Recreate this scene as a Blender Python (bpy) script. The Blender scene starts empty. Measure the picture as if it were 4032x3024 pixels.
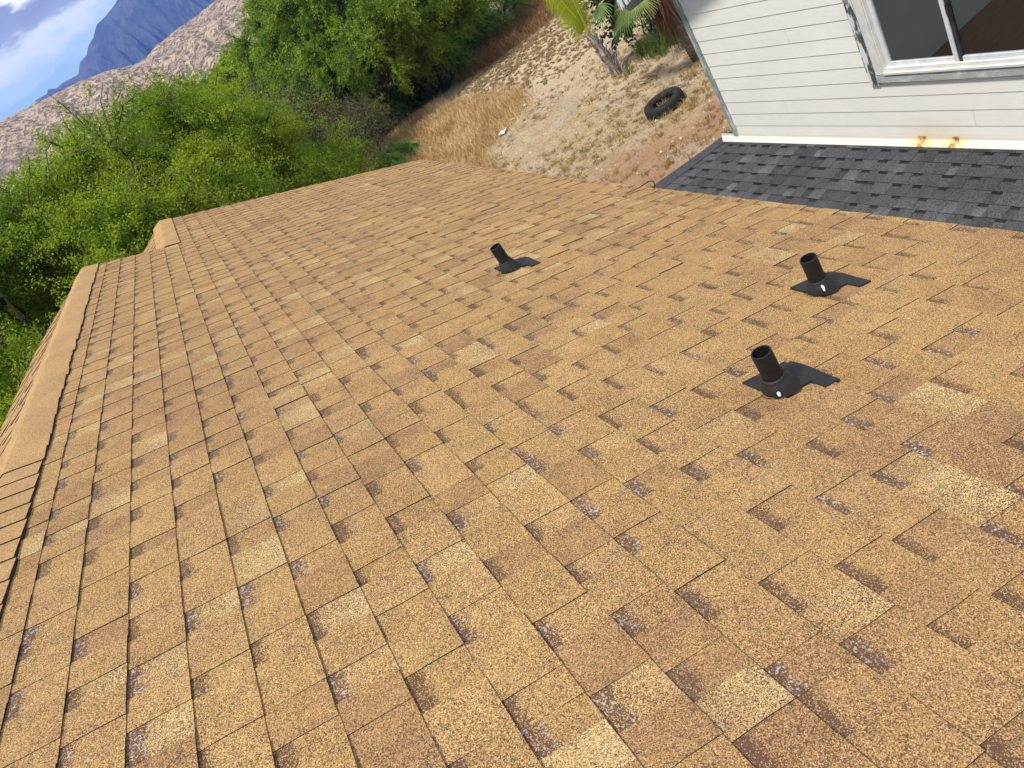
import bpy, math, random
import numpy as np
from mathutils import Vector, Matrix, noise as mnoise
R_=math.radians
scene=bpy.context.scene
COL=scene.collection
random.seed(7); np.random.seed(7)

# ------------------------------------------------------------------ camera
YAW,PIT,ROLL,SL=R_(9.0244),R_(29.357),R_(37.413),R_(19.711)
f_=Vector((math.sin(YAW)*math.cos(PIT),math.cos(YAW)*math.cos(PIT),-math.sin(PIT)))
r_=Vector((math.cos(YAW),-math.sin(YAW),0)); d_=f_.cross(r_)
c_,s_=math.cos(ROLL),math.sin(ROLL)
rt=c_*r_+s_*d_; dn=-s_*r_+c_*d_
cam=bpy.data.cameras.new('camera'); camo=bpy.data.objects.new('camera',cam); COL.objects.link(camo)
camo.matrix_world=Matrix((( rt.x,-dn.x,-f_.x,0),( rt.y,-dn.y,-f_.y,0),( rt.z,-dn.z,-f_.z,0),(0,0,0,1)))
cam.sensor_width=36; cam.lens=3030/4032*36; cam.clip_start=0.05; cam.clip_end=20000
scene.camera=camo

# ------------------------------------------------------------------ world, sun, exposure
SUN_EL,SUN_AZ=R_(60),R_(243)          # azimuth measured from +Y towards +X
w=bpy.data.worlds.new('World'); scene.world=w; w.use_nodes=True
nt=w.node_tree; nt.nodes.clear()
def N(nt,t,**k):
    n=nt.nodes.new(t)
    for a,b in k.items():
        if a=='i':
            for q,v in b.items(): n.inputs[q].default_value=v
        else: setattr(n,a,b)
    return n
def Lk(nt,a,b): nt.links.new(a,b)
def ramp(nt,fac,stops,mode='LINEAR'):
    n=nt.nodes.new('ShaderNodeValToRGB'); n.color_ramp.interpolation=mode
    e=n.color_ramp.elements
    while len(e)>1: e.remove(e[-1])
    for i,(p,c) in enumerate(stops):
        q=e[0] if i==0 else e.new(p)
        q.position=p; q.color=(c,c,c,1) if isinstance(c,(int,float)) else (*c,1)
    if fac is not None: nt.links.new(fac,n.inputs[0])
    return n.outputs[0]
def mth(nt,op,a,b=None,c=None,clamp=False):
    n=nt.nodes.new('ShaderNodeMath'); n.operation=op; n.use_clamp=clamp
    for i,v in enumerate((a,b,c)):
        if v is None: continue
        if isinstance(v,(int,float)): n.inputs[i].default_value=v
        else: nt.links.new(v,n.inputs[i])
    return n.outputs[0]
def mix(nt,f,a,b,blend='MIX'):
    n=nt.nodes.new('ShaderNodeMix'); n.data_type='RGBA'; n.blend_type=blend
    for i,v in ((0,f),(6,a),(7,b)):
        if isinstance(v,(int,float)): n.inputs[i].default_value=v
        elif isinstance(v,tuple): n.inputs[i].default_value=(*v,1)
        else: nt.links.new(v,n.inputs[i])
    return n.outputs[2]
def noise(nt,vec,scale,detail=3,rough=.55,dist=0,dims='3D'):
    n=N(nt,'ShaderNodeTexNoise',noise_dimensions=dims,i={'Scale':scale,'Detail':detail,'Roughness':rough,'Distortion':dist})
    if vec is not None: nt.links.new(vec,n.inputs['Vector'])
    return n.outputs['Fac']
def mapping(nt,vec,scale=(1,1,1),rot=(0,0,0),loc=(0,0,0)):
    n=N(nt,'ShaderNodeMapping',i={'Scale':scale,'Rotation':rot,'Location':loc}); nt.links.new(vec,n.inputs[0]); return n.outputs[0]

sky=N(nt,'ShaderNodeTexSky',sky_type='NISHITA',sun_disc=False,sun_elevation=SUN_EL,sun_rotation=SUN_AZ,air_density=1.0,dust_density=.6,ozone_density=1.5,altitude=50)
tc=N(nt,'ShaderNodeTexCoord')
sx=N(nt,'ShaderNodeSeparateXYZ'); Lk(nt,tc.outputs['Generated'],sx.inputs[0])
el=mth(nt,'MULTIPLY',mth(nt,'ARCSINE',sx.outputs[2]),57.2958)
mp=mapping(nt,tc.outputs['Generated'],(1,1,3.2))
n1=noise(nt,mp,9,5,.55,.4); n2=noise(nt,mp,26,4,.55,.3)
wob=mth(nt,'ADD',mth(nt,'MULTIPLY',mth(nt,'SUBTRACT',n1,.5),3.2),mth(nt,'MULTIPLY',mth(nt,'SUBTRACT',n2,.5),1.6))
ev=mth(nt,'ADD',el,wob)
low=mth(nt,'DIVIDE',ev,12,clamp=True)
cover=ramp(nt,low,[(0,.1),(.38,.06),(.46,.35),(.54,.95),(1,1)],'EASE')
hi=ramp(nt,noise(nt,mapping(nt,tc.outputs['Generated'],(1,1,1.6)),3.2,6,.55,.3),[(.36,.4),(.56,1)])
isup=mth(nt,'DIVIDE',mth(nt,'SUBTRACT',el,11),8,clamp=True)
cov=mix(nt,isup,cover,hi)
shade=ramp(nt,low,[(0,(9,9.4,9.6)),(.48,(9,9.3,9.5)),(.56,(8,8.3,8.6)),(.60,(3.6,3.9,4.8)),(.69,(2.8,3.1,4.2)),(.72,(10.,10.,10.)),(.80,(9,9,9.2)),(1,(7.0,7.1,7.2))])
skyc=mix(nt,1.0,sky.outputs[0],(.86,1.10,1.3),'MULTIPLY')
out=mix(nt,cov,skyc,shade)
bg=N(nt,'ShaderNodeBackground',i={'Strength':.12}); Lk(nt,out,bg.inputs[0])
wo=N(nt,'ShaderNodeOutputWorld'); Lk(nt,bg.outputs[0],wo.inputs[0])

sun=bpy.data.lights.new('sun','SUN'); sun.energy=3.6; sun.angle=R_(6); sun.color=(1,.955,.88)
suno=bpy.data.objects.new('sun',sun); COL.objects.link(suno)
sd=Vector((math.sin(SUN_AZ)*math.cos(SUN_EL),math.cos(SUN_AZ)*math.cos(SUN_EL),math.sin(SUN_EL)))
suno.rotation_euler=sd.to_track_quat('Z','Y').to_euler()
vs=scene.view_settings; vs.view_transform='Standard'; vs.look='None'; vs.exposure=0.38; vs.gamma=1; vs.use_curve_mapping=False
scene.cycles.max_bounces=6; scene.cycles.volume_bounces=0; scene.cycles.transparent_max_bounces=8

# ------------------------------------------------------------------ helpers
class MB:
    def __init__(s): s.v=[]; s.f=[]; s.mi=[]; s.uv=[]; s.at=[]
    def face(s,pts,mi=0,uv=None,at=None):
        b=len(s.v); s.v+= [tuple(p) for p in pts]; s.f.append(tuple(range(b,b+len(pts)))); s.mi.append(mi)
        s.uv.append(uv if uv else [(0,0)]*len(pts)); s.at.append(at if at else (0,0,0,0))
    def box(s,x0,x1,y0,y1,z0,z1,mi=0):
        p=[(x0,y0,z0),(x1,y0,z0),(x1,y1,z0),(x0,y1,z0),(x0,y0,z1),(x1,y0,z1),(x1,y1,z1),(x0,y1,z1)]
        s.hexa(p,mi)
    def hexa(s,p,mi=0):
        b=len(s.v); s.v+=[tuple(q) for q in p]
        for q in ((3,2,1,0),(4,5,6,7),(0,1,5,4),(1,2,6,5),(2,3,7,6),(3,0,4,7)):
            s.f.append(tuple(b+k for k in q)); s.mi.append(mi); s.uv.append([(0,0)]*4); s.at.append((0,0,0,0))
    def tube(s,pts,rad,n=8,mi=0,cap=True):
        b=len(s.v); m=len(pts)
        for i,p in enumerate(pts):
            p=Vector(p); a=Vector(pts[max(0,i-1)]); c=Vector(pts[min(m-1,i+1)])
            t=(c-a).normalized(); q=t.orthogonal().normalized() if i==0 else (q-t*q.dot(t)).normalized()
            o=t.cross(q)
            for k in range(n):
                an=2*math.pi*k/n; s.v.append(tuple(p+rad[i]*(math.cos(an)*q+math.sin(an)*o)))
        for i in range(m-1):
            for k in range(n):
                k2=(k+1)%n; s.f.append((b+i*n+k,b+i*n+k2,b+(i+1)*n+k2,b+(i+1)*n+k)); s.mi.append(mi); s.uv.append([(0,0)]*4); s.at.append((0,0,0,0))
        if cap:
            for bb,rv in ((b,True),(b+(m-1)*n,False)):
                ff=tuple(range(bb,bb+n)); s.f.append(ff[::-1] if rv else ff); s.mi.append(mi); s.uv.append([(0,0)]*n); s.at.append((0,0,0,0))
    def build(s,name,mats,parent=None,smooth=False,attrs=False,loc=None):
        me=bpy.data.meshes.new(name); me.from_pydata(s.v,[],s.f)
        for m in (mats if isinstance(mats,(list,tuple)) else [mats]): me.materials.append(m)
        me.polygons.foreach_set('material_index',s.mi)
        if smooth: me.polygons.foreach_set('use_smooth',[True]*len(s.f))
        if attrs:
            uv=me.uv_layers.new(name='tabuv'); uv.data.foreach_set('uv',[c for u in s.uv for p in u for c in p])
            ca=me.color_attributes.new('tab','FLOAT_COLOR','CORNER')
            ca.data.foreach_set('color',[c for a,fc in zip(s.at,s.f) for _ in fc for c in a])
        me.update(); o=bpy.data.objects.new(name,me); COL.objects.link(o)
        if parent is not None: o.parent=parent
        if loc is not None: o.location=loc
        return o
def npmesh(name,V,F,mats,parent=None,col=None,smooth=False,mi=None):
    V=np.asarray(V,dtype=np.float32); F=np.asarray(F,dtype=np.int32)
    me=bpy.data.meshes.new(name); k=F.shape[1]
    me.vertices.add(len(V)); me.vertices.foreach_set('co',V.ravel())
    me.loops.add(F.size); me.loops.foreach_set('vertex_index',F.ravel())
    me.polygons.add(len(F)); me.polygons.foreach_set('loop_start',np.arange(0,F.size,k,dtype=np.int32))
    for m in (mats if isinstance(mats,(list,tuple)) else [mats]): me.materials.append(m)
    if mi is not None: me.polygons.foreach_set('material_index',mi)
    if smooth: me.polygons.foreach_set('use_smooth',np.ones(len(F),dtype=bool))
    me.update(calc_edges=True)
    if col is not None:
        a=me.attributes.new('rnd','FLOAT','FACE' if len(col)==len(F) else 'POINT'); a.data.foreach_set('value',np.asarray(col,dtype=np.float32))
    o=bpy.data.objects.new(name,me); COL.objects.link(o)
    if parent is not None: o.parent=parent
    return o
def tag(o,label=None,cat=None,group=None,kind=None):
    if label: o['label']=label
    if cat: o['category']=cat
    if group: o['group']=group
    if kind: o['kind']=kind
    return o
def empty(name,loc,label,cat,group=None,rz=0):
    o=bpy.data.objects.new(name,None); COL.objects.link(o); o.location=loc; o.rotation_euler=(0,0,rz); o.empty_display_size=.2
    return tag(o,label,cat,group)
def newmat(name):
    m=bpy.data.materials.new(name); m.use_nodes=True; nt=m.node_tree; nt.nodes.clear()
    o=N(nt,'ShaderNodeOutputMaterial'); b=N(nt,'ShaderNodeBsdfPrincipled'); Lk(nt,b.outputs[0],o.inputs[0])
    b.inputs['Roughness'].default_value=.85; b.inputs['Specular IOR Level'].default_value=.25
    return m,nt,b,o
def obj_co(nt): return N(nt,'ShaderNodeTexCoord').outputs['Object']
def bump(nt,b,h,strength=.5,dist=.01):
    n=N(nt,'ShaderNodeBump',i={'Strength':strength,'Distance':dist}); Lk(nt,h,n.inputs['Height']); Lk(nt,n.outputs[0],b.inputs['Normal'])
def simple(name,c1,c2,scale=8,rough=.8,bs=.3,bd=.005,spec=.25,stretch=(1,1,1),detail=4,lo=.35,hi=.65):
    m,nt,b,o=newmat(name); co=mapping(nt,obj_co(nt),stretch)
    n=noise(nt,co,scale,detail,.6); Lk(nt,ramp(nt,n,[(lo,c1),(hi,c2)]),b.inputs['Base Color'])
    b.inputs['Roughness'].default_value=rough; b.inputs['Specular IOR Level'].default_value=spec
    if bs: bump(nt,b,n,bs,bd)
    return m

# ------------------------------------------------------------------ materials
def shingle_mat(name,base,alt,pale,brown,dark,fiber,crisp=False,gran=300,patch=.052,pfrac=.75,gdark=.14):
    m,nt,b,o=newmat(name)
    at=N(nt,'ShaderNodeAttribute',attribute_name='tab'); sp=N(nt,'ShaderNodeSeparateColor'); Lk(nt,at.outputs['Color'],sp.inputs[0])
    r1,r2,ty=sp.outputs[0],sp.outputs[1],sp.outputs[2]; r3=at.outputs['Alpha']
    uv=N(nt,'ShaderNodeUVMap',uv_map='tabuv'); su=N(nt,'ShaderNodeSeparateXYZ'); Lk(nt,uv.outputs[0],su.inputs[0])
    S,V=su.outputs[0],su.outputs[1]
    co=obj_co(nt)
    vor=N(nt,'ShaderNodeTexVoronoi',i={'Scale':gran}); Lk(nt,co,vor.inputs['Vector'])
    vs_=N(nt,'ShaderNodeSeparateColor'); Lk(nt,vor.outputs['Color'],vs_.inputs[0]); g1,g2=vs_.outputs[0],vs_.outputs[1]
    col=mix(nt,r1,base,alt)
    # weathered gradient on some tabs, large slow variation
    big=noise(nt,co,.9,3,.6); med=noise(nt,co,9,3,.6)
    col=mix(nt,mth(nt,'MULTIPLY',ramp(nt,big,[(.45,0),(.7,1)]),.55),col,brown)
    col=mix(nt,mth(nt,'MULTIPLY',ramp(nt,r2,[(.84,0),(.86,1)],'LINEAR'),ramp(nt,med,[(.3,.25),(.7,.85)])),col,brown)
    pl=mth(nt,'MULTIPLY',mth(nt,'MULTIPLY',ramp(nt,r2,[(.05,1),(.10,0)]),.6),ramp(nt,mth(nt,'ADD',mth(nt,'MULTIPLY',V,5),mth(nt,'MULTIPLY',med,.6)),[(.3,.15),(.9,1)]))
    col=mix(nt,pl,col,pale)
    # granule mottling
    lum=ramp(nt,g1,[(0,.5),(.5,.92),(.85,1.25),(1,1.75)])
    col=mix(nt,1.0,col,lum,'MULTIPLY')
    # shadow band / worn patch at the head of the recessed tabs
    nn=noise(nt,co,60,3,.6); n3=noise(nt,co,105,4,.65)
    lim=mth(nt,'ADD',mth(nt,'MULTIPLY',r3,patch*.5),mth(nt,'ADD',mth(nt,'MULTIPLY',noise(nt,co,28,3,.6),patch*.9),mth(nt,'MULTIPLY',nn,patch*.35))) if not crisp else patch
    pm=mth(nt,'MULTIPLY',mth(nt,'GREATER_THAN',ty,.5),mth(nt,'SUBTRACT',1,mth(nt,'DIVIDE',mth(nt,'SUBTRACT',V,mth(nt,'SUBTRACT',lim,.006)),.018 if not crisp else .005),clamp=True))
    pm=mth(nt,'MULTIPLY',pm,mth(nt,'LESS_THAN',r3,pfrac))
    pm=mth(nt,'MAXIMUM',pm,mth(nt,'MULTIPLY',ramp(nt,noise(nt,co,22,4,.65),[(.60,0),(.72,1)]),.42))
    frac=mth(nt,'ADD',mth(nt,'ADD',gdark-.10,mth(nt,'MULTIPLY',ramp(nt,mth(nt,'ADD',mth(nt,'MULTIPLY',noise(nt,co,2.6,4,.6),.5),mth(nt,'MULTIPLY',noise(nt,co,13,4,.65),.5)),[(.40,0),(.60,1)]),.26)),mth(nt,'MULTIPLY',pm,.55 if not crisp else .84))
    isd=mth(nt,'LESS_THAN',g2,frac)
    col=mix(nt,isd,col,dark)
    fb=mth(nt,'MULTIPLY',mth(nt,'MULTIPLY',ramp(nt,n3,[(.565,0),(.63,1)]),mth(nt,"GREATER_THAN",pm,.3)),mth(nt,'MULTIPLY',ramp(nt,mth(nt,'FRACT',mth(nt,'MULTIPLY',r3,7.3)),[(.42,0),(.65,.95)]),1.))
    fb=mth(nt,'MAXIMUM',fb,mth(nt,'MULTIPLY',mth(nt,'MULTIPLY',ramp(nt,noise(nt,co,62,3,.6),[(.66,0),(.70,1)]),ramp(nt,noise(nt,co,4,3,.6),[(.48,0),(.62,1)])),.75))
    col=mix(nt,fb,col,fiber)
    Lk(nt,col,b.inputs['Base Color']); b.inputs['Roughness'].default_value=.9; b.inputs['Specular IOR Level'].default_value=.2
    bump(nt,b,g1,.55,.0025)
    return m
M={}
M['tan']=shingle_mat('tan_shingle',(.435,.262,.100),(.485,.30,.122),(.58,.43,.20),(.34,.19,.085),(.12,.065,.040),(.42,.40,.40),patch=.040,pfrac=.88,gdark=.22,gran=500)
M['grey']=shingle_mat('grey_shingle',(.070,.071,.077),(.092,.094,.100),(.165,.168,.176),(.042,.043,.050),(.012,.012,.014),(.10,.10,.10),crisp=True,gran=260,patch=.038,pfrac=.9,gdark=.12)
def plain_shingle(name,c,dark,gran=300):
    m,nt,b,o=newmat(name); co=obj_co(nt)
    vor=N(nt,'ShaderNodeTexVoronoi',i={'Scale':gran}); Lk(nt,co,vor.inputs['Vector'])
    vs_=N(nt,'ShaderNodeSeparateColor'); Lk(nt,vor.outputs['Color'],vs_.inputs[0])
    col=mix(nt,ramp(nt,noise(nt,co,3,4,.6),[(.35,0),(.65,1)]),c,tuple(x*.82 for x in c))
    col=mix(nt,1.0,col,ramp(nt,vs_.outputs[0],[(0,.6),(.5,.95),(1,1.4)]),'MULTIPLY')
    col=mix(nt,mth(nt,'LESS_THAN',vs_.outputs[1],.12),col,dark)
    Lk(nt,col,b.inputs['Base Color']); b.inputs['Roughness'].default_value=.9; bump(nt,b,vs_.outputs[0],.5,.002)
    return m
M['tancap']=plain_shingle('tan_cap_shingle',(.46,.28,.118),(.20,.11,.055),400)
M['greycap']=plain_shingle('grey_cap_shingle',(.065,.069,.082),(.02,.02,.022))
M['asphalt']=simple('asphalt_edge',(.018,.014,.012),(.045,.032,.022),60,.9,0)
M['tanwall']=simple('tan_wall_paint',(.42,.36,.28),(.48,.42,.33),5,.7,.1)
M['fascia']=simple('fascia_paint',(.5,.45,.38),(.58,.53,.46),6,.6,.1)
M['pipe']=simple('black_pipe',(.006,.006,.007),(.014,.014,.015),40,.55,.15,.002,.3)
M['boot']=simple('black_rubber_boot',(.011,.011,.012),(.024,.022,.021),14,.62,.2,.002,.35)
M['seal']=simple('white_sealant',(.75,.75,.74),(.85,.85,.85),30,.5,.2)
M['white']=simple('white_metal',(.58,.575,.54),(.70,.69,.65),6,.5,.1)
M['alu']=simple('aluminium_frame',(.55,.56,.58),(.68,.69,.70),10,.4,.1)
M['darktrack']=simple('dark_window_track',(.02,.02,.022),(.05,.05,.055),12,.5,.1)
# siding with brushed grain
m,nt,b,o=newmat('white_siding'); co=obj_co(nt)
g=noise(nt,mapping(nt,co,(6,1.2,30)),4,5,.65); g2=noise(nt,co,1.3,4,.6); 
c=mix(nt,ramp(nt,g2,[(.3,0),(.75,1)]),(.82,.80,.74),(.75,.735,.69)); c=mix(nt,ramp(nt,g,[(.55,0),(.75,.35)]),c,(.48,.49,.48))
sz=N(nt,'ShaderNodeSeparateXYZ'); Lk(nt,co,sz.inputs[0])
warm=mth(nt,'MULTIPLY',ramp(nt,mth(nt,'ABSOLUTE',mth(nt,'SUBTRACT',sz.outputs[1],5.62)),[(0,1),(.5,0)]),ramp(nt,mth(nt,'ADD',sz.outputs[2],4.4),[(.0,.8),(.28,0)]))
c=mix(nt,mth(nt,'MULTIPLY',warm,ramp(nt,noise(nt,co,5,3,.6),[(.3,.2),(.65,1)])),c,(.66,.55,.34))
Lk(nt,c,b.inputs['Base Color']); b.inputs['Roughness'].default_value=.6; bump(nt,b,g,.25,.002); M['siding']=m
# weathered, peeling trim
m,nt,b,o=newmat('weathered_trim'); co=obj_co(nt)
wv=N(nt,'ShaderNodeTexWave',wave_type='BANDS',bands_direction='X',i={'Scale':9,'Distortion':9,'Detail':3,'Detail Scale':.8}); Lk(nt,mapping(nt,co,(3,2.4,.5)),wv.inputs['Vector'])
pk=noise(nt,co,5,5,.6)
c=ramp(nt,wv.outputs['Fac'],[(.2,(.07,.08,.08)),(.45,(.30,.31,.31)),(.65,(.64,.65,.63))]); c=mix(nt,ramp(nt,pk,[(.52,0),(.66,1)]),c,(.68,.68,.64))
Lk(nt,c,b.inputs['Base Color']); bump(nt,b,wv.outputs['Fac'],.6,.004); M['trim']=m
# weathered, peeling trim
m,nt,b,o=newmat('weathered_sill'); co=obj_co(nt)
wv=N(nt,'ShaderNodeTexWave',wave_type='BANDS',bands_direction='Z',i={'Scale':9,'Distortion':9,'Detail':3,'Detail Scale':.8}); Lk(nt,mapping(nt,co,(3,.35,5.5)),wv.inputs['Vector'])
pk=noise(nt,co,5,5,.6)
c=ramp(nt,wv.outputs['Fac'],[(.2,(.07,.08,.08)),(.45,(.30,.31,.31)),(.65,(.64,.65,.63))]); c=mix(nt,ramp(nt,pk,[(.52,0),(.66,1)]),c,(.68,.68,.64))
Lk(nt,c,b.inputs['Base Color']); bump(nt,b,wv.outputs['Fac'],.6,.004); M['silltrim']=m
m,nt,b,o=newmat('corner_board'); co=obj_co(nt)
n=noise(nt,mapping(nt,co,(1,1,.25)),14,5,.7); c=ramp(nt,n,[(.35,(.14,.17,.16)),(.52,(.30,.34,.32)),(.62,(.50,.52,.49))])
c=mix(nt,ramp(nt,noise(nt,co,70,2,.5),[(.66,0),(.7,1)]),c,(.7,.7,.68)); Lk(nt,c,b.inputs['Base Color']); bump(nt,b,n,.4,.003); M['corner']=m
# flashing with rust
m,nt,b,o=newmat('flashing_metal'); co=obj_co(nt)
c=mix(nt,ramp(nt,noise(nt,co,2,4,.6),[(.4,0),(.7,1)]),(.62,.60,.53),(.56,.545,.50))
sy=N(nt,'ShaderNodeSeparateXYZ'); Lk(nt,co,sy.inputs[0]); wn=mth(nt,'MULTIPLY',mth(nt,'SUBTRACT',noise(nt,co,9,3,.6),.5),.16)
for cy,rr in ((5.78,.06),(5.42,.045)):
    dd=mth(nt,'DIVIDE',mth(nt,'ABSOLUTE',mth(nt,'ADD',mth(nt,'SUBTRACT',sy.outputs[1],cy),wn)),rr)
    c=mix(nt,ramp(nt,mth(nt,'DIVIDE',dd,4),[(0,.75),(.5,.35),(1,0)]),c,(.80,.50,.12))
    c=mix(nt,mth(nt,'MULTIPLY',ramp(nt,dd,[(.45,.95),(1,0)]),ramp(nt,noise(nt,co,16,3,.6),[(.42,.25),(.56,1)])),c,(.26,.09,.015))
Lk(nt,c,b.inputs['Base Color']); b.inputs['Roughness'].default_value=.45; M['flash']=m
# glass: real thin pane
m,nt,b,o=newmat('window_glass'); nt.nodes.remove(b)
tr=N(nt,'ShaderNodeBsdfTransparent',i={'Color':(.86,.88,.88,1)}); gl=N(nt,'ShaderNodeBsdfGlossy',i={'Color':(.9,.9,.9,1),'Roughness':.03}); fr=N(nt,'ShaderNodeLayerWeight',i={'Blend':.25}); ms=N(nt,'ShaderNodeMixShader')
Lk(nt,mth(nt,'ADD',mth(nt,'MULTIPLY',mth(nt,'POWER',fr.outputs[1],2.0),.5),.03),ms.inputs[0]); Lk(nt,tr.outputs[0],ms.inputs[1]); Lk(nt,gl.outputs[0],ms.inputs[2]); Lk(nt,ms.outputs[0],o.inputs[0]); M['glass']=m
M['room']=simple('room_paint',(.74,.77,.77),(.80,.82,.82),2,.9,0)
M['roomfloor']=simple('room_wood_floor',(.26,.16,.10),(.34,.22,.14),5,.5,0,stretch=(1,6,1))

# ------------------------------------------------------------------ roof plane maths
H0=1.24; CS,SN,TN=math.cos(SL),math.sin(SL),math.tan(SL)
def skewA(t): return .75*min(1.2,max(0,(t-3)/8))
def roof_pt(u,t,n=0.,x0=-1.4):
    x=u*CS; y=t-skewA(t)*(x-x0)
    return (x+n*SN, y, -H0-x*TN+n*CS)
def shingle_field(mb,pt,U0,uend,exps,trange,thick,raised,rng,wr=(.14,.30),wg=(.09,.17),curl=.0012,far_raised=None):
    """courses of laminated shingles; pt(u,t,n) places a point; butt edges on +u side"""
    u0=U0; i=0
    while u0<uend-1e-4:
        u1=min(u0+exps,uend); tmin,tmax=trange(u0)
        t=tmin-rng.random()*.3; rec=rng.random()<.5; seglist=[]
        while t<tmax:
            wd=rng.uniform(*(wg if rec else wr)); a=max(t,tmin); b_=min(t+wd,tmax)
            if b_-a>.004: seglist.append((a,b_,rec))
            t+=wd; rec=not rec if rng.random()<.96 else rec
        off=rng.uniform(-.001,.001); lastd=None; jm=rng.uniform(-.0025,.0025)
        for a,b_,rec in seglist:
            lift=0 if rec else raised*rng.uniform(.7,1.25)
            if rng.random()<.03: lift+=.0022*rng.random()+.0008
            d=off+rng.uniform(-.0012,.0012); ja,jb=rng.uniform(-.003,.003),rng.uniform(-.003,.003)
            ha,hb=[rng.uniform(-curl,curl) for _ in range(2)]
            uu=u1+d+(0 if rec else 0)
            r=(rng.random(),rng.random(),1. if rec else 0.,rng.random())
            # top surface in 2 strips along u
            P=lambda u,t,h: pt(u,t,h)
            nU,nB=lift+.0005,thick+lift
            um=(u0+uu)/2-.003
            rows=[(u0-.004,nU,0),(um,nU+(nB-nU)*.48,.5),(uu,nB,1)]; ja=jm; jm=rng.uniform(-.0025,.0025); jb=jm; JA=(0,ja,0); JB=(0,jb,0)
            w_=b_-a
            for k in (0,1):
                (ua,h1,e1),(ub,h2,e2)=rows[k],rows[k+1]
                pa=P(ua,a+JA[k],h1+ha*e1); pb=P(ub,a+JA[k+1],h2+ha*e2); pc=P(ub,b_+JB[k+1],h2+hb*e2); pd=P(ua,b_+JB[k],h1+hb*e1)
                mb.face([pa,pb,pc,pd],0,[(w_,max(0,ua-u0)),(w_,ub-u0),(0,ub-u0),(0,max(0,ua-u0))],r)
            # butt face
            mb.face([P(uu,a,-.002),P(uu,b_,-.002),P(uu,b_,nB+hb),P(uu,a,nB+ha)],1)
            # side faces where it stands proud
            if not rec or lastd is not None:
                hm=nU+(nB-nU)*.48
                mb.face([P(u0,a,-.001),P(um,a+ja,-.001),P(um,a+ja,hm+ha*.5),P(u0,a,nU)],1); mb.face([P(um,a+ja,-.001),P(uu,a,-.001),P(uu,a,nB+ha),P(um,a+ja,hm+ha*.5)],1)
                mb.face([P(um,b_+jb,-.001),P(u0,b_,-.001),P(u0,b_,nU),P(um,b_+jb,hm+hb*.5)],1); mb.face([P(uu,b_,-.001),P(um,b_+jb,-.001),P(um,b_+jb,hm+hb*.5),P(uu,b_,nB+hb)],1)
            lastd=d
        u0=u1; i+=1

# ------------------------------------------------------------------ brown house (we stand on its roof)
house=empty('brown_house',(0,0,0),'house whose tan shingled roof fills the foreground','house')
rng=random.Random(11)
XE=2.272                 # eave, metres down the slope
XR=-1.40                 # ridge x
TA=9.1; TB=11.75         # nominal lengths of the two roof sections
def tr(u):
    return (-1.2, TA if u<-.585/CS-.0 else TB)
mb=MB()
def rp(u,t,n): 
    return roof_pt(u,t,n+.004)
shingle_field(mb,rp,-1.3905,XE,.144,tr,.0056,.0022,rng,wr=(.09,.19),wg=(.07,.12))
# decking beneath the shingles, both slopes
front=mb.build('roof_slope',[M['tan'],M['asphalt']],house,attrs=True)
def slab(mb,poly,th,mi=1):
    top=[Vector(p) for p in poly]; bot=[p-Vector((0,0,th)) for p in top]; n=len(top)
    mb.face(top,mi); mb.face(bot[::-1],mi)
    for i in range(n): j=(i+1)%n; mb.face([top[i],bot[i],bot[j],top[j]],mi)
mb=MB()
ur=XR/CS; ub=-.61/CS
slab(mb,[roof_pt(ur,-1.2,.002),roof_pt(XE-.005,-1.2,.002),roof_pt(XE-.005,TB-.01,.002),roof_pt(ub,TB-.01,.002),roof_pt(ub,TA-.01,.002),roof_pt(ur,TA-.01,.002)],.14,0)
mb.build('roof_deck',[M['fascia']],house)
# back slopes
def back_pt(xr):
    zr=-H0-xr*TN+.004
    def f(u,t,n):
        x=xr-u*CS; y=t-skewA(t)*(x-XR)*.0 + skewA(t)*(xr-x)*.35 
        return (x-n*SN,t-skewA(t)*(xr-XR)-(xr-x)*skewA(t)*.35,zr-u*SN+n*CS)
    return f
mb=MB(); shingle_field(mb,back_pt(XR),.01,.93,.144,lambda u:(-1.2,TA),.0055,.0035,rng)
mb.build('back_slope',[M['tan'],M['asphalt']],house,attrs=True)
bp=back_pt(XR); mb=MB(); slab(mb,[bp(0,-1.2,-.01),bp(0,TA-.01,-.01),bp(.925,TA-.01,-.01),bp(.925,-1.2,-.01)],.12,0); mb.build('roof_deck',[M['fascia']],house)
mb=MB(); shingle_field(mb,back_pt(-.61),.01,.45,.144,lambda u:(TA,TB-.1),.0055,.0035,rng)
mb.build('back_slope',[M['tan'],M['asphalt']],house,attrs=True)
bp=back_pt(-.61); mb=MB(); slab(mb,[bp(0,TA,-.01),bp(0,TB-.11,-.01),bp(.445,TB-.11,-.01),bp(.445,TA,-.01)],.12,0); mb.build('roof_deck',[M['fascia']],house)
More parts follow.
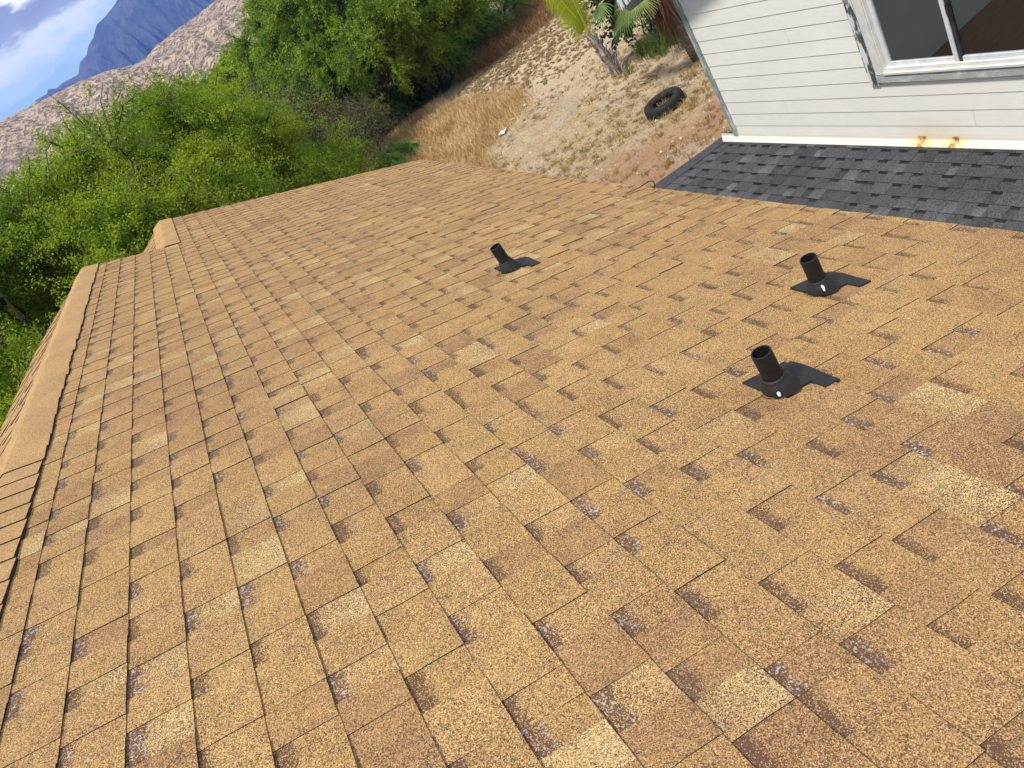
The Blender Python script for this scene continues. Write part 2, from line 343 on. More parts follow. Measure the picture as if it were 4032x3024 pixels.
# ridge caps: folded pieces, lapped along the ridge
def cap(mb,xr,ta,tb,lap,tw,faceneg=True,half=.165,wob=.003,seed=3):
    rg=random.Random(seed); zr=-H0-xr*TN
    NS=12
    def prof(s,h):      # s in -1..1 across the ridge
        a=s*half; r=.010
        # rounded fold
        x=abs(a); drop=(math.sqrt(x*x+r*r)-r)*1.0
        return (xr+a*CS*1.0, zr+.012+h-drop*SN/ (1) )
    t=ta
    while t<tb-.005:
        t2=min(t+lap,tb); h1=.0072+rg.uniform(0,.0015); h0=.003
        dw=rg.uniform(-wob,wob); tt=(h1,h0) if faceneg else (h0,h1)
        ps=[]
        for tq,h in ((t,tt[0]),(t2,tt[1])):
            row=[]
            for k in range(NS+1):
                s=-1+2*k/NS; x,z=prof(s*(1+dw/half),h); bow=(1-abs(s))*.012 if faceneg else 0
                sk=skewA(tq)*(x-XR)
                row.append((x,tq-sk+ (bow),z))
            ps.append(row)
        for k in range(NS):
            mb.face([ps[0][k],ps[0][k+1],ps[1][k+1],ps[1][k]],0)
            i=0 if faceneg else 1
            a,b_=ps[i][k],ps[i][k+1]
            q=[a,b_,(b_[0],b_[1],b_[2]-h1-.004),(a[0],a[1],a[2]-h1-.004)]
            mb.face(q if i else q[::-1],1)
        for k in (0,NS):
            a,b_=ps[0][k],ps[1][k]; ex=(.012 if k else -.012)
            mb.face([a,b_,(b_[0],b_[1],b_[2]-.016),(a[0],a[1],a[2]-.016)],1)
        t=t2
mb=MB(); cap(mb,XR,-1.2,3.62,.145,0,True)
mb.build('ridge_cap',[M['tancap'],M['asphalt']],house)
mb=MB(); cap(mb,XR,3.62,TA,.145,0,False,wob=.006,seed=5)
mb.build('ridge_cap',[M['tancap'],M['asphalt']],house)
mb=MB(); cap(mb,-.61,TA+.03,TB-.02,1.6,0,False,half=.15)
mb.build('ridge_cap',[M['tancap'],M['asphalt']],house)
# walls, fascia
def lower(p,dz): return (p[0],p[1],p[2]-dz)
mb=MB(); zE=-H0-2.139*TN
mb.box(2.128,2.150,-1.2,8.5,zE-.17,zE-.012); mb.build('fascia',[M['fascia']],house)
mb=MB()
mb.face([(-1.95,-1.1,-6.6),(1.8,-1.1,-6.6),(1.8,-1.1,-2.03),(-1.4,-1.1,-.90),(-1.95,-1.1,-1.12)],0)
mb.face([(1.8,-1.1,-6.6),(1.8,8.6,-6.6),(1.8,8.6,-2.03),(1.8,-1.1,-2.03)],0)
mb.face([(-1.95,8.6,-6.6),(-1.95,-1.1,-6.6),(-1.95,-1.1,-1.12),(-1.95,8.6,-1.12)],0)
mb.face([(1.8,8.6,-6.6),(-.9,9.6,-6.6),(-.9,9.6,-1.3),(-.61,9.55,-1.18),(1.8,8.6,-2.03)],0)
mb.face([(-.9,9.6,-6.6),(-.9,8.3,-6.6),(-.9,8.3,-1.3),(-.9,9.6,-1.3)],0)
mb.face([(-.9,8.3,-6.6),(-1.95,8.6,-6.6),(-1.95,8.6,-1.12),(-1.4,8.5,-.9),(-.9,8.3,-1.1)],0)
mb.build('wall',[M['tanwall']],house)

# ------------------------------------------------------------------ vent pipes
def vent(u0,t0,label,blob,rot=0,first=[None]):
    P=roof_pt(u0,t0,0)
    e=empty('vent_pipe',P,label,'vent pipe','black vent pipes standing on the tan roof')
    L=lambda u,t,n:Vector((u*CS+n*SN,t,-u*SN+n*CS))
    if first[0] is None:
        au,at_=.050,.036
        # plate, L shaped, corners rounded, far edge lifting
        mb=MB(); nu,ntt=14,16
        U=np.linspace(0,.182,nu); T=np.linspace(-.062,.147,ntt)
        def inside(u,t):
            if t<0 and u<.122: return False
            if u>.15 and t>.125 and (u-.15)**2+(t-.125)**2>.026**2: return False
            return True
        def hh(u,t):
            z=.016+.005*max(0,(u-.1)/.08)**1.5*max(0,math.sin(t*24))
            d=math.hypot(u-au,(t-at_))
            z+=max(0,1-(d/.068)**2)**.8*.022 if d<.068 and t>.01 and u>.01 else 0
            return z
        for i in range(nu-1):
            for j in range(ntt-1):
                uc,tc_=(U[i]+U[i+1])/2,(T[j]+T[j+1])/2
                if inside(uc,tc_):
                    q=[L(U[a],T[b],hh(U[a],T[b])) for a,b in ((i,j),(i+1,j),(i+1,j+1),(i,j+1))]
                    mb.face(q,0)
                    for (a,b),(c,d),(du,dt) in (((i,j),(i+1,j),(0,-1)),((i+1,j),(i+1,j+1),(1,0)),((i+1,j+1),(i,j+1),(0,1)),((i,j+1),(i,j),(-1,0))):
                        u2,t2=uc+du*(U[1]-U[0]),tc_+dt*(T[1]-T[0])
                        if u2<0 or u2>.182 or t2<-.062 or t2>.147 or not inside(u2,t2):
                            A,B=L(U[a],T[b],hh(U[a],T[b])),L(U[c],T[d],hh(U[c],T[d]))
                            nrm=L(0,0,1)*.009
                            mb.face([A,A-nrm,B-nrm,B],0)
        fl=mb.build('flashing_plate',[M['boot']],e,smooth=False)
        # cone boot (axis vertical)
        b0=L(au,at_,0)
        mb=MB(); prof=[(.055,.012),(.0500,.030),(.0450,.046),(.040,.056),(.0365,.062),(.0370,.067),(.0345,.069),(.0315,.070)]
        mb.tube([b0+Vector((0,0,h)) for r,h in prof],[r for r,h in prof],32,0,cap=False)
        # skirt following the slope
        ring=[];top=[]
        for k in range(32):
            a=2*math.pi*k/32; top.append(b0+Vector((.055*math.cos(a),.055*math.sin(a),.012)))
            ring.append(b0+Vector((.060*math.cos(a),.060*math.sin(a),-.060*math.cos(a)*TN+.013)))
        for k in range(32): mb.face([ring[k],ring[(k+1)%32],top[(k+1)%32],top[k]],0)
        bt=mb.build('rubber_boot',[M['boot']],e,smooth=True)
        mb=MB(); ro,ri=.0305,.0255; hs=.163; n=36
        c=lambda r,h,k:b0+Vector((r*math.cos(2*math.pi*k/n),r*math.sin(2*math.pi*k/n),h))
        for k in range(n):
            j=k+1
            mb.face([c(ro,.02,k),c(ro,.02,j),c(ro,hs-.002,j),c(ro,hs-.002,k)],0)
            mb.face([c(ro,hs-.002,k),c(ro,hs-.002,j),c(ro-.001,hs,j),c(ro-.001,hs,k)],0)
            mb.face([c(ro-.001,hs,k),c(ro-.001,hs,j),c(ri,hs,j),c(ri,hs,k)],0)
            mb.face([c(ri,hs,k),c(ri,hs,j),c(ri,.0,j),c(ri,.0,k)],0)
        mb.face([c(ri,.02,k) for k in range(n)],0)
        pp=mb.build('pipe',[M['pipe']],e,smooth=False)
        first[0]=(fl,bt,pp)
    else:
        for ch in first[0]:
            q=ch.copy(); COL.objects.link(q); q.parent=e
    # sealant blob
    mb=MB(); bu,bt_,bn,l=blob; cpt=L(bu,bt_,bn); rg=random.Random(int(u0*1000))
    a=cpt; mb.tube([a+Vector((-.001,.0,.0))*0,a+Vector((.001,-.002,-.3*l)),a+Vector((-.001,-.004,-.7*l)),a+Vector((.002,-.005,-l))],[.003,.0055,.0045,.003],8,0)
    mb.build('sealant',[M['seal']],e,smooth=True)
    return e
vent(.893,1.590,'nearest black vent pipe, with white sealant at the foot of its flashing',(.004,-.003,.030,.014))
vent(1.497,2.022,'black vent pipe furthest right, near the grey lower roof, white drip on its boot',(.012,.000,.048,.030))
vent(.962,3.828,'farthest black vent pipe, alone in the middle of the tan roof',(.000,.050,.034,.018))

# ------------------------------------------------------------------ white house with grey lower roof
wh=empty('white_house',(6.0,6.0,-6.5),'white house with lapped siding, sliding window and dark grey lower roof','house')
def wb(mb,name,mats,par=None,**k):
    o=mb.build(name,mats,par or wh,**k)
    if par is None: o.location=Vector((0,0,0))-wh.location
    return o
XW=5.9; ZB=-4.365; EX=.176; YC=8.66
WY0,WY1,WZ0,WZ1=3.2,6.02,-3.60,-2.42      # window opening (y, z)
mb=MB(); rg=random.Random(5)
for i in range(13):
    z0=ZB-.045+i*EX; z1=z0+EX
    for (ya,yb) in ((-1.0,WY0),(WY0,WY1),(WY1,YC)):
        if ya==WY0:
            if z1>WZ0 and z0<WZ1:
                if z0<WZ0<z1: segs=[(z0,WZ0)]
                elif z0<WZ1<z1: segs=[(WZ1,z1)]
                else: segs=[]
            else: segs=[(z0,z1)]
        else: segs=[(z0,z1)]
        for za,zb in segs:
            xa=XW-.006*(1-(za-z0)/EX)-.001; xb=XW-.006*(1-(zb-z0)/EX)+.0
            cuts=[ya,yb]
            for jz,jy in ((2,7.55),(4,5.30),(1,5.17),(7,7.1)):
                if i==jz and ya<jy<yb: cuts=[ya,jy-.0015,jy+.0015,yb]
            for q in range(0,len(cuts),2):
                a,b_=cuts[q],cuts[q+1]
                mb.face([(xa,b_,za),(xa,a,za),(xb,a,zb),(xb,b_,zb)],0)
                mb.face([(xa,a,za),(xa,b_,za),(XW+.01,b_,za),(XW+.01,a,za)],0)
# backing wall with opening, far end wall
mb2=MB()
for a in ((XW+.004,XW+.1,-1.0,WY0,-6.6,-2.1),(XW+.004,XW+.1,WY1,YC,-6.6,-2.1),(XW+.004,XW+.1,WY0,WY1,-6.6,WZ0),(XW+.004,XW+.1,WY0,WY1,WZ1,-2.1)): mb2.box(*a)
mb2.box(XW+.1,12,YC-.1,YC,-6.6,-2.1); mb2.box(XW+.1,12,-1.0,-.9,-6.6,-2.1); mb2.box(11.9,12,-.9,YC-.1,-6.6,-4.0)  # unseen far side left open above, added to let daylight into the room
wb(mb,'siding',[M['siding']]); wb(mb2,'wall',[M['siding']])
mb=MB(); mb.box(XW-.030,XW-.004,YC-.05,YC+.028,ZB-.06,-2.15); mb.box(XW-.028,XW+.08,YC+.003,YC+.026,ZB-.06,-2.15); wb(mb,'corner_board',[M['corner']])
# base flashing
mb=MB()
for k in range(40):
    a=-1+ (9.03)*k/40; b_=-1+9.03*(k+1)/40
    a2,b2=a+.9*0,b_
    y0_,y1_=a,b_
    mb.face([(XW-.016,y1_,ZB+.012),(XW-.016,y0_,ZB+.012),(XW-.022,y0_,ZB-.02),(XW-.022,y1_,ZB-.02)],0)
    mb.face([(XW-.022,y1_,ZB-.02),(XW-.022,y0_,ZB-.02),(XW-.095,y0_,ZB-.062),(XW-.095,y1_,ZB-.062)],0)
for yy in (8.03,): mb.face([(XW-.016,YC+.3,ZB+.012),(XW-.016,yy,ZB+.012),(XW-.022,yy,ZB-.02),(XW-.022,YC+.3,ZB-.02)],0); mb.face([(XW-.022,YC+.3,ZB-.02),(XW-.022,yy,ZB-.02),(XW-.095,yy,ZB-.062),(XW-.095,YC+.22,ZB-.062)],0)
wb(mb,'base_flashing',[M['flash']])
# window
win=bpy.data.objects.new('window',None)
mb=MB(); T_=.095
mb.box(XW-.034,XW-.002,WY1+.071,WY1+.168,WZ0-.135,WZ1+.1); wt=MB()
mbx=MB(); mbx.box(XW-.040,XW-.002,WY0-.1,WY1+.069,WZ0-.105,WZ0-.012)
o=wb(mb,'window',[M['trim']]); wroot=o
def wpart(mb,name,mats): return mb.build(name,mats,wroot)
wpart(mbx,'sill',[M['silltrim']])
mb=MB(); mb.box(XW-.03,XW+.02,WY1-.055,WY1-.001,WZ0-.01,WZ1); mb.box(XW-.028,XW-.002,WY1+.001,WY1+.069,WZ0-.01,WZ1); mb.box(XW-.026,XW+.02,WY0,WY1-.056,WZ0-.01,WZ0+.045); mb.box(XW-.03,XW+.02,WY0,WY1-.056,WZ1-.04,WZ1); mb.box(XW-.045,XW-.027,WY1-.045,WY1-.02,WZ0-.005,WZ1-.002)
mb.box(XW-.055,XW-.028,WY0,WY1-.046,WZ0-.012,WZ0+.008); wpart(mb,'frame',[M['white']])
mb=MB(); mb.box(XW+.012,XW+.04,WY1-.105,WY1-.057,WZ0+.047,WZ1-.042); mb.box(XW+.012,XW+.04,5.205,WY1-.106,WZ0+.046,WZ0+.085)
mb.box(XW-.012,XW+.016,5.165,5.205,WZ0+.047,WZ1-.042); mb.box(XW-.004,XW+.03,WY0,5.125,WZ0+.046,WZ0+.09); wpart(mb,'sash',[M['alu']])
mb=MB(); mb.box(XW-.002,XW+.03,5.126,5.163,WZ0+.047,WZ1-.042); mb.box(XW-.02,XW-.003,5.135,5.155,WZ0+.5,WZ0+.6); wpart(mb,'latch_stile',[M['darktrack']])
for a,b_,x in ((5.207,WY1-.107,XW+.026),(WY0,5.124,XW+.013)):
    mb=MB(); mb.box(x,x+.004,a,b_,WZ0+.087 if a>5 else WZ0+.092,WZ1-.043); wpart(mb,'pane',[M['glass']])
# room behind the glass
mb=MB(); rx0,rx1,ry0,ry1=XW+.102,10.4,2.2,7.2
mb.face([(rx0,ry0,-4.6),(rx1,ry0,-4.6),(rx1,ry1,-4.6),(rx0,ry1,-4.6)],1)
mb.face([(rx0,ry1,-4.6),(rx1,ry1,-4.6),(rx1,ry1,-2.2),(rx0,ry1,-2.2)],0); mb.face([(rx1,ry0,-4.6),(rx1,ry1,-4.6),(rx1,ry1,-3.9),(rx1,ry0,-3.9)],0)  # back wall stops low: unseen opening added to light the floor
mb.face([(rx0,ry0,-4.6),(rx1,ry0,-4.6),(rx1,ry0,-2.2),(rx0,ry0,-2.2)],0); mb.face([(rx0,ry0,-2.2),(rx1,ry0,-2.2),(rx1,ry1,-2.2),(rx0,ry1,-2.2)],0)
mb.box(7.1,7.95,ry1-.03,ry1-.002,-4.59,-2.6,0)
wb(mb,'room',[M['room'],M['roomfloor']])
# upper roof: gable towards us, far eave along X with its weathered fascia end
mb=MB(); tg=math.tan(R_(20)); rz=lambda y:-2.12+(9.25-y)*tg
slab(mb,[(5.5,9.25,rz(9.25)),(5.5,4.0,rz(4)),(12.4,4.0,rz(4)),(12.4,9.25,rz(9.25))][::-1],.03,0); slab(mb,[(5.5,4.0,rz(4)),(5.5,-1.6,rz(4)-5.6*tg),(12.4,-1.6,rz(4)-5.6*tg),(12.4,4.0,rz(4))][::-1],.03,0); wb(mb,'upper_roof',[M['greycap']])
mb=MB(); mb.hexa([(5.607,9.19,-2.322),(12.4,9.19,-2.322),(12.4,9.225,-2.322),(5.607,9.225,-2.322),(5.49,9.19,-2.15),(12.4,9.19,-2.15),(12.4,9.225,-2.15),(5.49,9.225,-2.15)])
for ya,yb in ((9.18,4.0),(-1.6,4.0)):
    za=rz(9.18) if ya>4 else rz(4)-5.6*tg
    mb.hexa([(5.47,ya,za-.16),(5.495,ya,za-.16),(5.495,yb,rz(4)-.16),(5.47,yb,rz(4)-.16),(5.47,ya,za-.01),(5.495,ya,za-.01),(5.495,yb,rz(4)-.01),(5.47,yb,rz(4)-.01)])
wb(mb,'fascia',[M['trim']])
mb=MB(); mb.face([(XW+.003,YC,-2.1),(XW+.003,YC,rz(YC)-.03),(XW+.003,4.0,rz(4)-.03),(XW+.003,-1,rz(4)-5*tg-.03),(XW+.003,-1,-2.1)]); wb(mb,'gable_wall',[M['siding']])
# grey lower roof
GA=R_(14); gt,gc,gs=math.tan(GA),math.cos(GA),math.sin(GA)
def skg(t): return .80*(max(0,t-5)/3.9)**3
def gp(u,t,n=0.):      # u: metres down the slope from the wall
    x=XW+.02-u*gc
    return (x-n*gs, t+min(.84,skg(t))*(XW-x), ZB-.055-u*gs+n*gc)
YR=lambda u: 8.93+.0*u
mb=MB()
def gpt(u,t,n): return gp(u,t,n+.004)
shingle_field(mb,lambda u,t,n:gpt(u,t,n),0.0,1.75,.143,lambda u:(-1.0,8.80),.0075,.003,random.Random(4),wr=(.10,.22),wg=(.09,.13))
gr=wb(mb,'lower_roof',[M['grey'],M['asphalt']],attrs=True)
mb=MB(); slab(mb,[gp(0,-1),gp(1.745,-1),gp(1.745,8.95),gp(0,8.95)],.13,0); wb(mb,'roof_deck',[M['greycap']])
mb=MB()
for k in range(12):
    u0_,u1_=k*.146,(k+1)*.146
    A=[gp(u0_,8.78,.016),gp(u1_,8.78,.019),gp(u1_,8.97,.019),gp(u0_,8.97,.016)]
    mb.face(A,0); B=[(p[0],p[1],p[2]-.014) for p in A]
    mb.face([A[1],A[0],B[0],B[1]],1); mb.face([A[2],A[1],B[1],B[2]],1); mb.face([A[3],A[2],(A[2][0],A[2][1],A[2][2]-.12),(A[3][0],A[3][1],A[3][2]-.12)],0)
# closing strip where the rake turns past the wall corner
q=[gp(-.2,8.78,.016),gp(0,8.78,.016),gp(0,8.97,.016),gp(-.2,8.97,.016)]; mb.face(q,0)
wb(mb,'rake_edge',[M['greycap'],M['asphalt']])
mb=MB(); mb.box(4.55,4.62,-.9,9.2,-6.6,-4.95); mb.box(4.62,5.9,9.13,9.2,-6.6,-4.85); wb(mb,'lower_wall',[M['siding']])
# droppings on the roof

#@@GROUND
# ------------------------------------------------------------------ ground
GZ=-5.8
def gh(x,y):
    v=Vector((x*.22,y*.22,0)); z=GZ+.16*mnoise.noise(v)+.05*mnoise.noise(v*4.3)
    return z
def inpoly(x,y,P):
    c=False; n=len(P)
    for i in range(n):
        x1,y1=P[i]; x2,y2=P[(i+1)%n]
        if (y1>y)!=(y2>y) and x<(x2-x1)*(y-y1)/(y2-y1)+x1: c=not c
    return c
P_DRY=[(3.9,32.8),(7.2,33.2),(8.9,32.3),(9.6,28.1),(9.9,23.9),(9.3,22.4),(8.1,21.8),(6.8,21.2),(6.2,19.0),(3.6,20),(3.3,27)]
P_STRIP=[(17.6,32.6),(16.2,30.4),(14.4,30.1),(11.8,30.9),(11.0,31.6),(12.9,34.0),(15.3,35.2),(18.3,37.0)]
P_DOT=[(18.0,30.5),(15.6,27.4),(12.3,22.6),(10.3,22.8),(9.8,24.5),(9.8,30.3),(11.2,31.0),(14.1,29.9),(16.4,30.3)]
P_GRN=[(-60,-20),(-60,80),(60,80),(30,42),(19,38.5),(15,35.6),(12.9,34.6),(10.6,32.3),(8.9,33.0),(5.5,34),(3.6,28),(3.4,18),(1,10),(-3,-20)]
xs=np.concatenate([-np.geomspace(3300,6,30),np.arange(-5.5,24,.3),np.geomspace(24.5,3500,30)])
ys=np.concatenate([-np.geomspace(380,6,16),np.arange(-5,6,1.0),np.arange(6,44,.3),np.geomspace(44.5,3500,34)])
V=[];C=[]
for y in ys:
    for x in xs:
        near=-6<x<25 and 5<y<46
        z=gh(x,y) if abs(x)<200 and abs(y)<200 else GZ
        V.append((x,y,z))
        n=mnoise.noise(Vector((x*.9,y*.9,2))); n2=mnoise.noise(Vector((x*.35,y*.35,9)))
        xx,yy=x+n*.35,y+mnoise.noise(Vector((x*.9,y*.9,7)))*.35
        g=1. if inpoly(xx,yy,P_GRN) or y>45 or x<-6 else 0.
        d=.0
        if near: d=1. if inpoly(xx,yy,P_DOT) else (.6 if x>9.3 and yy>16 and not g else 0.)
        r=math.exp(-((x-7.0)**2/2.6+(y-12.6)**2/1.6))+.8*math.exp(-((x-8.6)**2/.5+(y-12.9)**2/.4))+.35*math.exp(-((x-6.2)**2/1.2+(y-14.4)**2/.6))
        dr=.8 if near and (inpoly(xx,yy,P_DRY) or inpoly(xx,yy,P_STRIP)) else 0.
        C.append((min(1,r*(1+n)),d,g,dr))
nx,ny=len(xs),len(ys)
F=[(j*nx+i,j*nx+i+1,(j+1)*nx+i+1,(j+1)*nx+i) for j in range(ny-1) for i in range(nx-1)]
m,nt,b,o=newmat('yard_soil')
at=N(nt,'ShaderNodeAttribute',attribute_name='zone'); sp=N(nt,'ShaderNodeSeparateColor'); Lk(nt,at.outputs['Color'],sp.inputs[0]); al=at.outputs['Alpha']
co=obj_co(nt); n1=noise(nt,co,2.2,6,.65); n2=noise(nt,co,14,5,.7); n3=noise(nt,co,.7,4,.6); n4=noise(nt,co,45,3,.6)
c=mix(nt,ramp(nt,n1,[(.36,0),(.62,1)]),(.47,.37,.235),(.37,.265,.135))
c=mix(nt,ramp(nt,n3,[(.5,0),(.62,.8)]),c,(.42,.35,.27))
c=mix(nt,ramp(nt,n2,[(.48,0),(.62,.85)]),c,(.19,.125,.06))
c=mix(nt,mth(nt,'MULTIPLY',sp.outputs[1],.85),c,mix(nt,ramp(nt,n2,[(.4,0),(.65,1)]),(.54,.42,.28),(.46,.345,.21)))
c=mix(nt,mth(nt,'MULTIPLY',sp.outputs[0],ramp(nt,n2,[(.3,1),(.7,.45)])),c,(.30,.135,.065))
c=mix(nt,al,c,(.34,.23,.12))
gsc=mix(nt,ramp(nt,noise(nt,co,.12,5,.6),[(.42,0),(.6,1)]),(.055,.075,.022),(.15,.13,.06))
c=mix(nt,sp.outputs[2],c,gsc)
c=mix(nt,1.0,c,ramp(nt,n4,[(.3,.7),(.5,1),(.72,1.3)]),'MULTIPLY')
Lk(nt,c,b.inputs['Base Color']); b.inputs['Roughness'].default_value=.95; bump(nt,b,mth(nt,'ADD',n2,mth(nt,'MULTIPLY',n4,.4)),.9,.05)
go=npmesh('ground',V,F,[m],smooth=True)
a=go.data.color_attributes.new('zone','FLOAT_COLOR','POINT'); a.data.foreach_set('color',np.array(C,dtype=np.float32).ravel())
tag(go,kind='structure')

# ------------------------------------------------------------------ grass and tufts
def leafmat(name,stops,trans=.35,tcol=None,rough=.6,vary=.38):
    m,nt,b,o=newmat(name)
    at=N(nt,'ShaderNodeAttribute',attribute_name='rnd')
    n=noise(nt,obj_co(nt),.9,3,.6)
    f=mth(nt,'ADD',mth(nt,'MULTIPLY',at.outputs['Fac'],1-vary),mth(nt,'MULTIPLY',mth(nt,'SUBTRACT',n,.3),vary*2.2))
    c=ramp(nt,f,stops); Lk(nt,c,b.inputs['Base Color']); b.inputs['Roughness'].default_value=rough; b.inputs['Specular IOR Level'].default_value=.2
    if trans:
        t=N(nt,'ShaderNodeBsdfTranslucent'); Lk(nt,mix(nt,1.,c,tcol or (1.5,1.6,.9),'MULTIPLY'),t.inputs[0]); ms=N(nt,'ShaderNodeMixShader',i={'Fac':trans}); Lk(nt,b.outputs[0],ms.inputs[1]); Lk(nt,t.outputs[0],ms.inputs[2]); Lk(nt,ms.outputs[0],o.inputs[0])
    return m
rs=np.random.RandomState(3)
def blades(base,h,wd,lean,name,mat,rnd=None,curve=.5):
    """two segment tapered grass blades"""
    n=len(base); ang=rs.rand(n)*6.283; la=rs.rand(n)*6.283
    side=np.stack([np.cos(ang),np.sin(ang),np.zeros(n)],1)*wd[:,None]*.5
    ld=np.stack([np.cos(la),np.sin(la),np.zeros(n)],1)*(lean*h)[:,None]
    up=np.zeros((n,3)); up[:,2]=h
    p1=base+up*.55+ld*.3; p2=base+up*(1-.25*lean)[:,None]+ld
    V=np.stack([base-side,base+side,p1+side*.7,p1-side*.7,p2+side*.2,p2-side*.2],1).reshape(-1,3)
    i=np.arange(n)[:,None]*6; F=np.concatenate([i+np.array([[0,1,2,3]]),i+np.array([[3,2,4,5]])],0)
    r=rs.rand(n) if rnd is None else rnd
    return npmesh(name,V,F,[mat],col=np.concatenate([r,r]))
def scatter(poly,n,edge=.3):
    P=np.array(poly); out=[]
    x0,y0=P.min(0)-edge; x1,y1=P.max(0)+edge
    while len(out)<n:
        x,y=rs.uniform(x0,x1),rs.uniform(y0,y1)
        if inpoly(x+rs.normal()*edge*.4,y+rs.normal()*edge*.4,poly): out.append((x,y,gh(x,y)))
    return np.array(out)
mg=leafmat('dry_grass_blades',[(0,(.30,.18,.075)),(.35,(.50,.33,.14)),(.7,(.64,.46,.23)),(1,(.76,.60,.35))],.25,(1,1,1))
mgb=leafmat('brown_grass_blades',[(0,(.13,.065,.028)),(.5,(.27,.15,.065)),(1,(.42,.26,.12))],.2,(1,1,1))
mtf=leafmat('small_tuft_blades',[(0,(.17,.12,.055)),(.5,(.28,.20,.10)),(1,(.42,.32,.17))],.15,(1,1,1))
myt=leafmat('yellow_tuft_blades',[(0,(.22,.155,.05)),(.5,(.36,.25,.085)),(1,(.46,.35,.14))],.2,(1,1,1))
mgg=leafmat('green_grass_blades',[(0,(.05,.09,.02)),(.6,(.12,.17,.04)),(1,(.25,.25,.08))],.3)
B=scatter(P_DRY,26000,.5); 
tl=np.array([mnoise.noise(Vector((x*.8,y*.8,0))) for x,y,_ in B])
o=blades(B,rs.uniform(.16,.40,len(B))*(1+tl*.7),rs.uniform(.012,.024,len(B)),rs.uniform(.2,1.0,len(B)),'dry_grass',mg,rnd=np.clip(.5+tl*.8+rs.normal(0,.22,len(B)),0,1))
tag(o,'tall golden dry grass on the slope just past the far roof corner','dry grass',kind='stuff')
B=scatter(P_STRIP,9000,.4)
o=blades(B,rs.uniform(.25,.6,len(B)),rs.uniform(.012,.026,len(B)),rs.uniform(.1,.9,len(B)),'brown_grass',mgb)
tag(o,'strip of rusty brown dry grass between green trees and pale dotted ground','dry grass',kind='stuff')
def clumps(cs,nb,rad,hr,wr,name,mat,lean=(.2,1.)):
    base=[];hh=[];rr=[]
    for x,y,z in cs:
        k=max(4,int(nb*rs.uniform(.6,1.4))); s=rs.uniform(.6,1.4); c=rs.rand()
        for _ in range(k):
            a=rs.rand()*6.283; q=rad*s*math.sqrt(rs.rand())
            base.append((x+q*math.cos(a),y+q*math.sin(a),z-.01)); hh.append(rs.uniform(*hr)*s); rr.append(min(1,max(0,c*.6+rs.rand()*.4)))
    base=np.array(base); n=len(base)
    return blades(base,np.array(hh),rs.uniform(*wr,size=n),rs.uniform(*lean,size=n),name,mat,rnd=np.array(rr))
o=clumps(scatter(P_DOT,1700,.25),22,.06,(.04,.085),(.012,.024),'grass_tufts',mtf)
tag(o,'countless small brown tufts dotting the pale sandy ground','grass tufts',kind='stuff')
P_YARD=[(4.6,9),(4.2,19),(6.5,20.5),(9.5,22),(12.5,22.4),(16,27),(20,26),(14,13),(10,9)]
cs=scatter(P_YARD,3200,.3); keep=[c for c in cs if mnoise.noise(Vector((c[0]*.6,c[1]*.6,4)))>-.12]
o=clumps(keep,16,.07,(.03,.09),(.008,.018),'yard_grass',mtf)
tag(o,'sparse short brown grass over the bare dirt yard','grass',kind='stuff')
cs=[(c[0],c[1],c[2]) for c in scatter([(5,12),(5.5,17),(9.4,19),(11.2,17),(10.4,13.5),(8.5,11.8)],230,.3) if mnoise.noise(Vector((c[0]*.8,c[1]*.8,14)))>-.15]
cs+= [(10.1+rs.normal()*.25,15.0+rs.normal()*.35,GZ) for _ in range(22)]+[(9.0+rs.normal()*.4,14.3+rs.normal()*.25,GZ) for _ in range(22)]+[(10.15+rs.normal()*.2,18.2+rs.normal()*.2,GZ) for _ in range(14)]
cs=[(x,y,gh(x,y)) for x,y,z in cs]
o=clumps(cs,20,.09,(.05,.16),(.008,.018),'yellow_grass',myt)
tag(o,'yellowish dry grass tufts around the old tyre and the little palm','grass',kind='stuff')
cs=[(11.45+rs.normal()*.32,17.9+rs.normal()*.4) for _ in range(90)]; cs=[(x,y,gh(x,y)) for x,y in cs]
o=clumps(cs,26,.16,(.2,.5),(.010,.02),'green_grass',mgg)
tag(o,'patch of green grass beside the fan palm trunk','grass',kind='stuff')

# loose stones and twigs
V=[];F=[];st=scatter(P_YARD+[(9,9)],1500,.3)
for k,(x,y,z) in enumerate(st):
    r=.010+.035*rs.rand()**4; b=len(V); q=rs.uniform(.6,1.3,6)
    V+= [(x+r*q[0],y,z),(x,y+r*q[1],z),(x-r*q[2],y,z),(x,y-r*q[3],z),(x,y,z+r*q[4]),(x,y,z-r)]
    F+= [(b,b+1,b+4),(b+1,b+2,b+4),(b+2,b+3,b+4),(b+3,b,b+4)]
tag(npmesh('stones',V,F,[simple('stone',(.22,.18,.14),(.55,.50,.44),3,.9,.2)]),'small pale stones strewn over the dirt yard','stones',kind='stuff')
# ------------------------------------------------------------------ trees
bark=simple('bark',(.035,.026,.020),(.11,.085,.065),9,.9,.5,.02,stretch=(1,1,.3))
LG=leafmat('leaf_bright_green',[(0,(.048,.09,.009)),(.35,(.14,.215,.013)),(.7,(.28,.35,.020)),(1,(.42,.43,.05))],.38,(1.35,1.5,.7))
LD=leafmat('leaf_mid_green',[(0,(.06,.105,.012)),(.45,(.17,.25,.024)),(.8,(.28,.37,.035)),(1,(.34,.38,.06))],.34,(1.3,1.5,.8))
LB=leafmat('leaf_olive_brown',[(0,(.055,.06,.03)),(.5,(.11,.115,.045)),(.8,(.17,.13,.07)),(1,(.22,.14,.08))],.2,(1.1,1.1,.9))
LS=leafmat('leaf_fresh_green',[(0,(.05,.12,.02)),(.5,(.11,.22,.035)),(1,(.20,.31,.06))],.38,(1.3,1.5,.8))
LK=leafmat('leaf_dark_green',[(0,(.012,.022,.008)),(.6,(.03,.05,.015)),(1,(.06,.085,.025))],.15)
